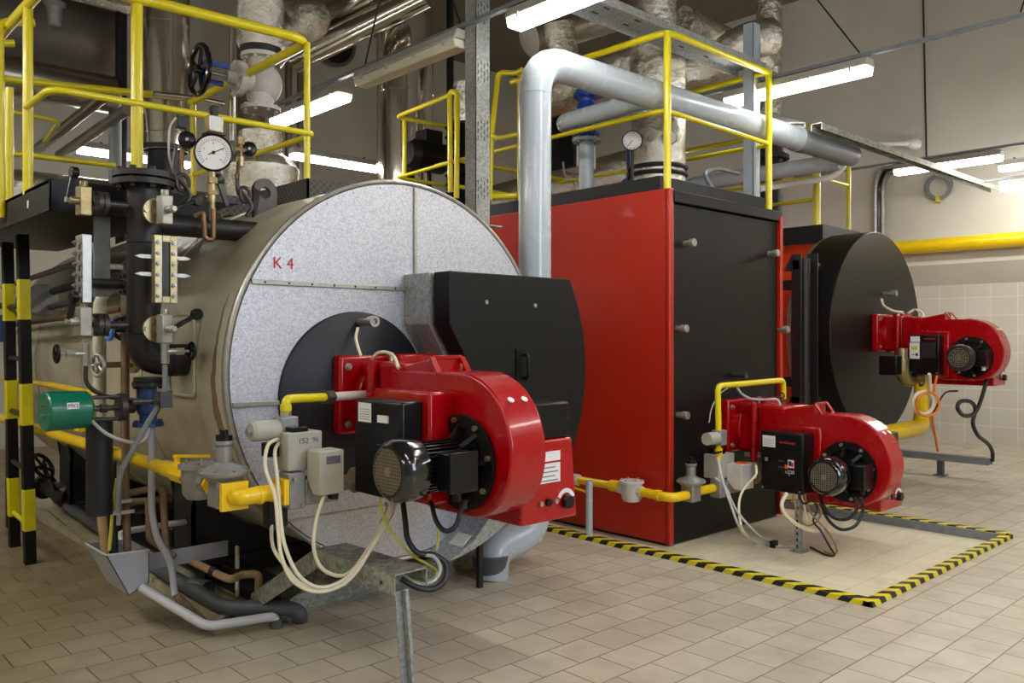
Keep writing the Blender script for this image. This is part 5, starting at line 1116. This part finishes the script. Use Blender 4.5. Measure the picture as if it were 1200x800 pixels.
# grey blue upright channel and trays
ch = thing('support_channel', 'pale galvanised channel post at the rear corner of the red boiler deck', 'post', (6.58, 3.98, TZ))
B().box(6.53, 6.535, 3.93, 4.03, TZ, 4.25).box(6.53, 6.64, 3.93, 3.935, TZ, 4.25).box(6.635, 6.64, 3.93, 4.03, TZ, 4.25).obj('channel', M['grey_pipe'], ch)
lab(B().box(6.66, 6.68, 3.95, 4.0, ZT, 4.1).obj('cable_strip', M['black_box'], ch), 'black cable strip')
def tray(p0, p1, w, h, label, m='galv_strut', up=(0, 0, 1)):
    t = thing('cable_tray', label, 'cable tray', p0, 'perforated cable trays')
    chan(B(), p0, p1, w, h, .008).obj('channel', M[m], t)
    p0, p1 = V(p0), V(p1); d = (p1-p0).normalized(); a = d.cross(V((0, 0, 1))).normalized(); b = B(); L = (p1-p0).length; k = int(L/.35)
    for i in range(k):
        for j in (-1, 1): b.obox(p0 + d*(.15+i*.35) + a*w*.2*j - V((0, 0, .0045)), d*.03, a*.008, V((0, 0, .0015)))
    b.obj('slots', M['ink'], t); return t
tray((4.1, 4.0, 3.86), (6.62, 4.0, 3.86), .28, .06, 'perforated cable tray crossing above the red boiler near the top')
tray((7.25, 3.72, 3.42), (12.0, 3.72, 3.42), .1, .06, 'long cable tray running out toward the right wall', 'galv_tray')
tray((8.2, 5.0, 3.98), (7.35, 4.0, 3.5), .22, .05, 'short slanting white tray below the lit lamp', 'white_plastic')
t_ = (7.677, 4.600, 3.015)
cbm = thing('cable_conduit', 'pale conduit bending upward behind the red boiler post', 'conduit', (8.4, 4.6, 2.9))
B().tube([(8.345, 5.000, 3.147), (8.929, 4.400, 3.272), (9.005, 4.300, 3.380), (9.025, 4.300, 3.534)], .035, .15, 12).obj('tube', M['white_plastic'], cbm)
cv = thing('cable_tray', 'cable ladder curving from the ceiling rail down behind the black disc', 'cable tray', (12.7, 5.9, 2.5), 'perforated cable trays')
b = B()
for k_ in (-.09, .09):
    pts = []
    b.tube([(12.200, 4.941, 3.953), (12.600, 5.439, 4.046), (12.700, 5.573, 3.834), (12.700, 5.573, 2.738)] if k_ < 0 else [(12.200, 4.941, 3.868), (12.600, 5.351, 3.944), (12.700, 5.457, 3.793), (12.700, 5.457, 2.730)], .035, .3, 8)
b.obj('side_rail', M['galv_strut'], cv)
B().tube([(12.300, 4.982, 3.936), (12.660, 5.415, 4.012), (12.740, 5.539, 3.822), (12.740, 5.539, 2.738)], .045, .3, 8).obj('cable_bundle', M['black_box'], cv)
D('cable_conduit', 'grey_sleeve', .02, [(6.45, 4.2, TZ), (6.3, 4.3, 2.95), (6.6, 4.35, 3.05), (7.2, 4.5, 3.1)], 'grey flexible conduit rising from the red boiler deck', .12, 'conduit')
# yellow rail on the orange boiler deck
r5 = thing('railing', 'yellow railing on the black deck of the orange drum boiler', 'railing', (9, 5.5, 2.78))
pA, pB = (8.62, 4.72, 0), (9.65, 4.72, 0)
RT(B(), [(9.2, 6.6, 3.95), (9.2, 4.72, 3.95), (10.02, 4.72, 3.95)], .03, .12).obj('top_rail', M['yellow_rail'], r5)
RT(B(), [(9.2, 6.6, 3.36), (9.2, 4.72, 3.36), (10.02, 4.72, 3.36)], .022, .08).obj('mid_rail', M['yellow_rail'], r5)
RT(B(), [(9.2, 6.6, 3.1), (9.2, 4.72, 3.1)], .022, .08).obj('low_rail', M['yellow_rail'], r5)
for x in (9.2, 10.0): B().cyl((x, 4.72, 2.79), (x, 4.72, 3.95), .045 if x < 9.5 else .03, n=14).obj('rail_post', M['yellow_rail'], r5)
B().cyl((8.0, 5.6, 2.2), (8.05, 5.5, 3.1), .03, n=12).obj('rail_post', M['yellow_rail'], r5)
# white cabinets on the wall above
q = (12.500, 6.727, 4.468)
o = B().box(12.4, 12.76, q[1]-.45, q[1]+.2, q[2]-.4, q[2]+.35).box(12.5, 12.76, q[1]+.22, q[1]+.5, q[2]-.4, q[2]+.35).thing('wall_cabinet', M['white_plastic'], 'white electrical cabinet on the right wall above the deck', 'cabinet', bevel=.01)

# ------------------------------------------------------------------ right wall fittings
wp = B().cyl((12.62, -3.9, 2.81), (12.62, 9.5, 2.83), .1, n=28).thing('wall_gas_pipe', M['yellow_wall'], 'thick glossy yellow pipe running along the right wall', 'pipe')
for y_ in (-2, .5, 3.2, 6): lab(B().box(12.6, 12.79, y_-.02, y_+.02, 2.68, 2.73).lathe([(-.02, .098), (-.02, .108), (.02, .108), (.02, .098)], (12.62, y_, 2.815), (0, 1, 0), 28, True).obj('pipe_bracket', M['yellow_wall'], wp), 'bracket to the wall')
q = (12.720, 4.661, 3.678); b = B()
for i in range(6): b.torus((12.74-.016*i, q[1]+.012*(i % 2), q[2]-.006*i), (1, .04*(i-3), .02*i), .175-.012*(i % 3), .014, 32, 6)
co_ = b.thing('cable_coil', M['grey_dull'], 'coil of grey cable hanging on the white right wall', 'cable')
lab(B().box(12.62, 12.75, q[1]-.02, q[1]+.02, q[2]+.14, q[2]+.23).box(12.62, 12.75, q[1]-.02, q[1]+.02, q[2]-.23, q[2]-.15).obj('cable_tie', M['cable_yellow'], co_), 'yellow tie')
B().tube([(12.75, (12.750, 4.909, 6.426)[1], 6.98), (12.75, (12.750, 4.849, 4.053)[1], q[2]+.3), (12.74, q[1], q[2]+.2)], .012, .2, 8).thing('hanging_cable', M['black_steel'], 'thin vertical cable down the right wall to the coil', 'cable')
q = (12.500, 4.943, 4.302)
B().cyl((12.1, q[1]+.35, q[2]-.02), (12.5, q[1], q[2]), .03, n=10).lathe([(0, 0), (0, .05), (.1, .09), (.16, .09), (.16, 0)], (12.45, q[1]+.05, q[2]), (1, -.4, 0), 20).thing('heat_detector', M['white_plastic'], 'small detector on a short white arm near the right wall', 'detector')

# ------------------------------------------------------------------ gas train of the red boiler
gz2 = .385
b = B().cyl((4.9, 6.2, gz2), (4.9, 4.06, gz2), .03, n=18)
b.thing('gas_pipe', M['yellow_gas'], 'yellow gas pipe along the red side panel of the boxy boiler', 'pipe')
b = B().lathe([(-.03, 0), (-.03, .045), (.03, .045), (.03, 0)], (4.9, 4.52, gz2), (0, 1, 0), 8).lathe([(-.03, 0), (-.03, .045), (.03, .045), (.03, 0)], (4.9, 4.68, gz2), (0, 1, 0), 8).sph((4.9, 4.6, gz2), .052).cyl((4.9, 4.6, gz2+.04), (4.9, 4.6, gz2+.08), .012)
o = b.thing('ball_valve', M['valve_white'], 'pale ball valve on the gas pipe beside the red side panel', 'valve')
lab(B().bar((4.87, 4.6, gz2-.05), (4.84, 4.35, gz2-.07), .03, .01).obj('lever', M['yellow_gas'], o), 'yellow lever')
B().cyl((4.9, 4.16, gz2), (4.9, 4.07, gz2), .045, n=8).thing('gas_nipple', M['yellow_gas'], 'yellow hexagon union before the second gas filter', 'pipe')
o = B().lathe([(-.09, 0), (-.09, .06), (-.06, .075), (.045, .078), (.045, .092), (.062, .092), (.066, .05), (.066, 0)], (4.9, 3.96, gz2), (0, 0, 1), 32).cyl((4.9, 4.07, gz2-.01), (4.9, 3.86, gz2-.01), .042, n=8).thing('gas_filter', M['valve_white'], 'pale round gas filter pot beside the corner of the red boiler', 'filter')
for i in range(6): B().cyl((4.9+.074*math.cos(i*PI/3), 3.96+.074*math.sin(i*PI/3), gz2+.06), (4.9+.074*math.cos(i*PI/3), 3.96+.074*math.sin(i*PI/3), gz2+.074), .008, n=6).obj('bolt', M['zinc'], o)
b = B().tube([(4.9, 3.86, gz2-.01), (4.9, 3.6, gz2-.02), (5.08, 3.6, gz2-.02)], .034, .07, 18).cyl((4.9, 3.73, gz2-.015), (4.9, 3.7, gz2-.015), .04, n=18)
b.thing('gas_elbow', M['yellow_gas'], 'yellow gas bend in front of the corner of the red boiler', 'pipe')
regulator((5.135, 3.6, gz2), 'mushroom-shaped gas regulator in front of the black door panel', .95)
B().cyl((5.19, 3.6, gz2-.01), (5.42, 3.6, gz2-.01), .034, n=18).thing('gas_nipple', M['yellow_gas'], 'short yellow gas pipe right of the second regulator', 'pipe')
ux, uy, uz = 5.47, 3.58, gz2
g2 = thing('gas_valve', 'white and grey double solenoid gas valve in front of the black door panel', 'valve', (ux, uy, uz-.08))
lab(B().box(ux-.06, ux+.02, uy-.045, uy+.045, uz-.08, uz+.06).box(ux+.02, ux+.22, uy-.05, uy+.05, uz-.06, uz+.04).obj('valve_body', M['alu_cast'], g2, .006), 'bare cast body')
B().box(ux-.06, ux+.16, uy-.03, uy+.1, uz+.06, uz+.24).obj('coil_housing', M['coil_grey'], g2, .006)
B().prism([(uy-.16, uz-.02), (uy-.16, uz+.17), (uy-.03, uz+.17), (uy-.03, uz+.04), (uy-.09, uz-.02)], 'x', ux+.05, ux+.22).obj('coil_housing', M['valve_white'], g2, .006)
B().box(ux+.22, ux+.3, uy-.14, uy-.04, uz+.04, uz+.16).obj('terminal_cover', M['white_plastic'], g2, .006)
B().box(ux+.1, ux+.17, uy-.15, uy-.07, uz+.17, uz+.178).obj('label_sticker', M['orange_lamp'], g2)
B().box(ux-.03, ux+.07, uy-.01, uy+.08, uz+.24, uz+.285).obj('coil_plug', M['black_box'], g2, .005)
b = B().tube([(ux+.22, uy, uz), (ux+.4, uy, uz), (ux+.4, 3.5, uz+.02), (ux+.4, 3.5, .62)], .04, .08, 18).box(ux+.33, ux+.47, 3.43, 3.57, .58, .61)
b.thing('gas_stub', M['primer'], 'bare metal elbow pipe rising into the second burner', 'pipe')
# pilot line over the second burner
pv2 = (5.217, 3.450, 0.780); yy = 3.45
pA, pB_ = (5.261, 3.450, 0.826), (5.250, 3.450, 1.154)
pC = (6.179, 3.450, 1.145)
B().tube([(pA[0], yy, pA[2]), (pB_[0], yy, pB_[2]), (pC[0], yy, pB_[2]+.01), (pC[0], yy, pB_[2]-.14)], .022, .05, 14).thing('pilot_pipe', M['yellow_rail'], 'yellow pilot pipe bent over the second burner like a staple', 'pipe')
p2 = thing('pilot_valve', 'small grey solenoid pilot valve left of the second burner', 'valve', (pA[0], yy, pv2[2]-.05))
lab(B().box(pA[0]-.03, pA[0]+.05, yy-.04, yy+.04, pv2[2]-.055, pv2[2]+.055).obj('valve_body', M['alu_cast'], p2, .006), 'cast body')
B().cyl((pA[0]-.03, yy, pv2[2]), (pA[0]-.15, yy, pv2[2]), .045, n=26).obj('coil', M['coil_grey'], p2)
lab(B().cyl((pA[0]+.0, yy, pv2[2]-.05), (pA[0]+.0, yy, pv2[2]-.17), .018, n=10).cyl((pA[0]+.0, yy, pv2[2]-.08), (pA[0]+.0, yy, pv2[2]-.13), .03, n=8).obj('pilot_cock', M['yellow_gas'], p2), 'yellow cock underneath')
B().bar((pA[0], yy-.02, pv2[2]-.1), (pA[0]-.12, yy-.04, pv2[2]-.1), .02, .012).obj('cock_lever', M['black_box'], p2)
cab('sensor_tube', 'cable_grey', .009, [(5.712, 3.600, 1.156), (5.716, 3.550, 1.079), (5.780, 3.500, 1.033), (5.894, 3.450, 1.023), (5.985, 3.400, 1.021), (5.961, 3.350, 0.979)], 'pale hose from the second sight glass to the burner head')
cab('signal_cable', 'cable_grey', .005, [(5.707, 3.650, 1.115), (5.501, 3.600, 1.073), (5.399, 3.600, 0.976), (5.365, 3.600, 0.869)], 'thin wire curving beside the staple-shaped pilot pipe', 'cable')
# cables of the second burner on the pad
cab('power_cable', 'cable_grey', .008, [(4.869, 3.200, 0.697), (4.767, 3.100, 0.584), (4.710, 3.000, 0.438), (4.750, 2.950, 0.276), (5.584, 3.346, -0.020), (5.588, 3.202, -0.020), (5.734, 3.066, -0.020)], 'pale grey cable falling to the pad from the second pilot valve', 'cable', 'cables on the pad')
cab('power_cable', 'cable_grey', .008, [(4.718, 3.120, 0.587), (4.776, 3.080, 0.529), (4.770, 3.000, 0.397), (4.822, 2.920, 0.281), (5.701, 3.308, -0.020), (5.698, 3.134, -0.020)], 'pale grey cable running beside its twin down to the pad', 'cable', 'cables on the pad')
cab('power_cable', 'cable_white', .008, [(5.519, 3.300, 0.568), (5.436, 3.250, 0.514), (5.240, 3.200, 0.476), (4.991, 3.100, 0.443), (4.810, 3.000, 0.380), (4.770, 2.950, 0.273), (5.655, 3.424, -0.020)], 'cream cable hanging from the white solenoid coil to the pad', 'cable', 'cables on the pad')
cab('power_cable', 'cable_white', .014, [(5.420, 3.000, 0.415), (5.350, 3.000, 0.352), (5.360, 2.980, 0.283), (5.446, 2.950, 0.210), (5.558, 2.920, 0.156), (5.667, 2.900, 0.130), (5.756, 2.900, 0.159)], 'thick cream cable bending from under the second control box', 'cable')
for i, (pts, m, n) in enumerate((
    ([(5.502, 3.000, 0.392), (5.507, 2.970, 0.276), (5.571, 2.940, 0.181), (5.681, 2.920, 0.186), (5.757, 2.920, 0.248), (5.708, 2.940, 0.325), (5.634, 2.960, 0.320), (5.590, 2.950, 0.243)], 'cable_tan', 'tangled brownish cable loop under the second control box'),
    ([(5.549, 2.980, 0.389), (5.585, 2.960, 0.327), (5.651, 2.930, 0.346), (5.706, 2.920, 0.279), (5.644, 2.920, 0.203), (5.639, 2.860, 0.141), (5.811, 2.883, 0.000), (5.683, 2.782, -0.020), (5.640, 2.823, -0.020), (5.765, 3.002, -0.020)], 'rubber', 'black cable from the tangle down to the pad'),
    ([(5.616, 2.970, 0.382), (5.645, 2.940, 0.261), (5.669, 2.850, 0.162), (5.606, 2.750, 0.094), (5.773, 2.807, -0.010), (5.675, 2.790, -0.020), (5.721, 2.876, -0.020)], 'cable_tan', 'brown cable from the tangle reaching farthest right on the pad'),
    ([(5.623, 3.000, 0.389), (5.578, 2.950, 0.293), (5.584, 2.940, 0.209)], 'cable_white', 'short pale cable straight down in the middle of the tangle'))):
    cab('control_cable', m, .007, pts, n, 'cable', 'tangle under the second burner')
cab('motor_cable', 'rubber', .011, [(5.404, 2.500, 0.456), (5.416, 2.500, 0.376), (5.388, 2.550, 0.311), (5.390, 2.650, 0.306), (5.458, 2.750, 0.362), (5.594, 2.850, 0.413)], 'black cable hanging from the second motor, inner of two loops', 'cable')
cab('motor_cable', 'rubber', .011, [(5.479, 2.500, 0.446), (5.504, 2.500, 0.347), (5.392, 2.500, 0.274), (5.354, 2.580, 0.244), (5.419, 2.700, 0.283), (5.520, 2.800, 0.370)], 'black cable hanging from the second motor, outer of two loops', 'cable')
lg = (5.624, 3.020, -0.030)
lt = thing('burner_support', 'slotted steel post under the second burner standing on the pad', 'post', lg)
b = B().box(lg[0]-.02, lg[0]+.02, lg[1]-.02, lg[1]+.02, -.03, .33).box(lg[0]-.05, lg[0]+.05, lg[1]-.05, lg[1]+.05, -.03, -.024); b.obj('post', M['galv_strut'], lt)
b = B()
for i in range(7): b.box(lg[0]-.0215, lg[0]-.0195, lg[1]-.006, lg[1]+.006, .0+.045*i, .022+.045*i)
b.obj('slots', M['ink'], lt)
q = (5.602, 3.203, -0.010); B().box(q[0]-.03, q[0]+.03, q[1]-.02, q[1]+.02, -.03, .02).thing('cable_connector', M['black_box'], 'small black connector on the pale cables lying on the pad', 'connector', bevel=.004)
B().cyl((4.7, 4.2, .032), (4.7, 4.2, .44), .026, n=16).thing('support_tube', M['grey_pipe'], 'short pale grey post under the gas pipe at the taped kerb', 'post')

# ------------------------------------------------------------------ round the third burner
b = B()
zq = (9.351, 3.600, 0.551)[2]; xq = (9.351, 3.600, 0.825)[0]
b.tube([(xq, 3.6, 1.25), (xq, 3.6, zq), (xq-2.0, 3.6, zq)], .085, .16, 20); b.thing('gas_pipe', M['yellow_wall'], 'yellow gas pipe with an elbow below the third burner', 'pipe')
o = B().tube([(9.070, 3.700, 1.284), (9.070, 3.700, 1.122), (9.223, 3.700, 1.035), (9.366, 3.650, 1.087)], .07, .12, 16).cyl((9.070, 3.700, 1.392), (9.070, 3.700, 1.248), .055, n=16).thing('gas_elbow', M['brass'], 'dull brassy gas elbow below the third burner head', 'pipe')
B().flange((9.266, 3.620, 1.119), (.8, -.5, .2), .14, .03, 6, .014).obj('flange', M['brass'], o)
q = (8.815, 3.700, 1.218); B().box(q[0]-.08, q[0]+.06, 3.62, 3.8, q[2]-.1, q[2]+.1).thing('gas_switch', M['black_box'], 'small black box beside the brassy elbow', 'switch', bevel=.008)
sA, sB = (10.186, 4.326, 0.200), (9.796, 3.058, 0.200)
sx3 = 9.72
cs = thing('cable_tray_stand', 'low grey cable channel on a short leg under the third burner', 'cable tray', (sx3, 3.5, 0))
chan(B(), (sx3, 5.2, .2), (sx3, 3.05, .2), .1, .07, .008).obj('tray', M['grey_dull'], cs)
B().box(sx3-.03, sx3+.03, 3.52, 3.58, 0, .2).box(sx3-.06, sx3+.06, 3.49, 3.61, 0, .01).obj('leg', M['grey_dark'], cs)
cab('sensor_tube', 'cable_white', .014, [(9.219, 3.980, 1.928), (9.214, 3.950, 1.853), (9.362, 3.920, 1.800), (9.583, 3.900, 1.785)], 'white hose from the sight glass of the great black disc')
cab('sensor_tube', 'cable_white', .014, [(9.597, 3.850, 1.775), (9.657, 3.800, 1.813), (9.717, 3.750, 1.785), (9.634, 3.700, 1.725)], 'white hose over the third burner neck')
cab('motor_cable', 'rubber', .02, [(9.558, 3.000, 1.165), (9.406, 3.000, 1.029), (9.258, 3.000, 0.863), (9.089, 3.000, 0.752), (8.811, 3.000, 0.744), (8.632, 3.000, 0.829), (8.720, 3.000, 0.890), (8.995, 3.000, 0.868), (9.113, 3.000, 0.785), (9.042, 3.000, 0.654), (9.185, 3.000, 0.524), (9.545, 3.020, 0.406), (9.738, 3.040, 0.297), (9.770, 3.050, 0.203)], 'black cable with one loop hanging from the third motor to the channel', 'cable')
cab('power_cable', 'cable_white', .018, [(8.741, 3.300, 1.144), (8.896, 3.350, 0.948), (8.975, 3.380, 0.787), (9.095, 3.400, 0.585), (9.263, 3.420, 0.464), (9.368, 3.450, 0.309)], 'white cable dropping from the third control box to the channel', 'cable')
cab('power_cable', 'cable_orange', .012, [(8.938, 3.300, 1.121), (8.903, 3.320, 0.949), (8.940, 3.350, 0.773), (9.087, 3.380, 0.543), (9.286, 3.420, 0.319)], 'orange cable dropping from the third control box', 'cable')
b = B(); q = V((8.723, 3.350, 0.854)); b.torus(q, (.6, .8, 0), .11, .02, 28, 8); b.thing('cable_coil', M['cable_white'], 'small coil of white cable below the third burner', 'cable')
b = B(); b.torus(q + V((-.02, -.05, -.01)), (.6, .8, .1), .12, .011, 28, 8); b.thing('cable_coil', M['cable_orange'], 'thin orange cable coil around the white one', 'cable')
cab('signal_cable', 'rubber', .009, [(9.207, 3.200, 0.959), (9.025, 3.250, 0.947), (8.938, 3.300, 0.819), (8.908, 3.330, 0.725)], 'thin black wire joining the cables under the third burner', 'cable')
# ------------------------------------------------------------------ strip lamps
def emis(name, c, s):
    t = NT(name); t.p.inputs['Emission Color'].default_value = c; t.p.inputs['Emission Strength'].default_value = s; t.base(lin(240, 240, 236)); return t.set(.4)
M['lamp_on'] = emis('lamp_on', (1, .965, .9, 1), 19)
M['lamp_off'] = plain('lamp_off', lin(228, 222, 198), .3, 0, .2, .05)
M['lamp_body'] = plain('lamp_body', lin(176, 172, 162), .45)
def lamp(a, along, label, on=True, L=1.3, group='strip lamps hung from rails'):
    """a tray-shaped moisture-proof strip lamp; a = middle of its underside"""
    a = V(a); t = thing('strip_lamp', label, 'lamp', a, group)
    def pr(poly, l0, l1, name, m):
        if along == 'y': q = [(a.x+u, a.z+w) for u, w in poly]; o = B().prism(q, 'y', a.y+l0, a.y+l1)
        else: q = [(a.y+u, a.z+w) for u, w in poly]; o = B().prism(q, 'x', a.x+l0, a.x+l1)
        return o.obj(name, m, t, .012)
    pr([(-.085, .062), (.085, .062), (.06, .135), (-.06, .135)], -L/2, L/2, 'housing', M['lamp_body'])
    pr([(-.062, .0), (.062, .0), (.08, .062), (-.08, .062)], -L/2+.012, L/2-.012, 'diffuser', M['lamp_on' if on else 'lamp_off'])
    for s in (-.3, .3):
        c = a + (V((0, s*L, 0)) if along == 'y' else V((s*L, 0, 0)))
        B().box(c.x-.012, c.x+.012, c.y-.012, c.y+.012, c.z+.13, c.z+.16).obj('hanger', M['dark_metal'], t)
    for i in range(4):
        for s in (-1, 1):
            k = (-.4+.8*i/3)*L
            c = a + (V((s*.083, k, .055)) if along == 'y' else V((k, s*.083, .055)))
            B().box(c.x-.008, c.x+.008, c.y-.008, c.y+.008, c.z-.02, c.z+.02).obj('clip', M['lamp_body'], t)
    return t
# ------------------------------------------------------------------ the lamps in their rows
lamp((3.9, 5.38, 3.6), 'y', 'unlit strip lamp hanging in front of the wide mirror chimney', False, 1.36)
lamp((3.93, 3.55, 3.6), 'y', 'lit strip lamp at the top edge above the large grey pipe', True, 1.32)
lamp((6.66, 3.62, 3.6), 'y', 'lit strip lamp above the end of the large grey pipe', True, 1.32)
lamp((11.05, 3.97, 3.6), 'y', 'lit strip lamp above the coil of cable by the right wall', True, 1.26)
lamp((4.0, 7.1, 3.6), 'y', 'lit strip lamp beside the railing corner of the silver boiler', True, 1.3)
lamp((3.55, 10.35, 3.6), 'x', 'lit strip lamp behind the dial gauge at the back', True, 1.3)
lamp((5.46, 8.98, 3.6), 'x', 'lit strip lamp low behind the foil dome', True, 1.25)
lamp((8.3, 9.6, 3.6), 'y', 'lit strip lamp seen through the yellow ladder opening rail', True, 1.4)
lamp((9.2, 7.4, 3.6), 'y', 'lit strip lamp left of the foil stack of the red boiler', True, 1.4)
lamp((12.1, 3.25, 3.66), 'y', 'small lit strip lamp highest on the right wall', True, .9)
lamp((11.5, 2.75, 3.3), 'y', 'lit strip lamp at the right picture edge past the cable tray', True, 1.5)
for x, ys in ((3.93, (1.6, -.3, -2.2)), (6.66, (.85, -.9, -2.4)), (10.6, (-.6,)), (-.7, (4.6, 6.6)), (9.0, (-.6,)), (1.2, (.8, -1.4)), (-1.2, (8.6, 5.8, 3, .2))):  # unseen; the pair off the silver boiler's flank is added to brighten its shell
    for y in ys: lamp((x, y, 3.6), 'y', 'unseen lit strip lamp outside the picture', True, 1.3, 'strip lamps behind the viewer')
def rail(p0, p1, label):
    B().bar(p0, p1, .04, .03).thing('lamp_rail', M['grey_dull'], label, 'rail', 'rails carrying the lamps')
rail((3.91, -3, 3.765), (3.91, 7.8, 3.765), 'long steel rail carrying the unlit lamp and the top lamp')
rail((6.66, -3, 3.765), (6.66, 5.2, 3.765), 'steel rail carrying the lamp above the large grey pipe')
rail((11.05, -3, 3.765), (11.05, 6, 3.765), 'steel rail carrying the lamp near the right wall')
rail((11.5, 1.5, 3.46), (11.5, 3.7, 3.46), 'short steel rail at the right edge')
def wire(p0, p1, label): B().cyl(p0, p1, .007, n=6).thing('suspension_wire', M['black_steel'], label, 'wire', 'wires holding the lamp rails')
wire((6.66, 3.05, 3.79), (6.66, 5.2, 6.98), 'wire slanting back up from the lamp above the grey pipe')
wire((6.66, 1.9, 3.79), (6.66, .9, 6.98), 'wire slanting forward up from the rail above the grey pipe')
wire((3.91, 6.0, 3.79), (3.91, 4.6, 6.98), 'wire up from the far end of the unlit lamp')
wire((3.91, 4.75, 3.79), (3.91, 6.2, 6.98), 'wire up from the near end of the unlit lamp')
# ------------------------------------------------------------------ camera and view
cam = bpy.data.cameras.new('camera'); cam.sensor_width = 36; cam.lens = 987.5 / 1200 * 36; cam.shift_y = -4 / 1200
cam.clip_start = .05; cam.clip_end = 100
co = bpy.data.objects.new('camera', cam); co.location = (0, 0, 1.5); co.rotation_euler = (PI/2, 0, -math.atan2(920, 987.5)); col.objects.link(co); scene.camera = co
w = bpy.data.worlds.new('world'); scene.world = w; w.use_nodes = True
w.node_tree.nodes['Background'].inputs[0].default_value = (.9, .95, 1, 1); w.node_tree.nodes['Background'].inputs[1].default_value = .2
scene.view_settings.view_transform = 'Standard'; scene.view_settings.look = 'None'; scene.view_settings.gamma = 1
scene.view_settings.use_curve_mapping = False; scene.view_settings.exposure = .9
scene.cycles.use_denoising = True; scene.cycles.max_bounces = 8; scene.cycles.sample_clamp_indirect = 6; scene.cycles.caustics_reflective = False
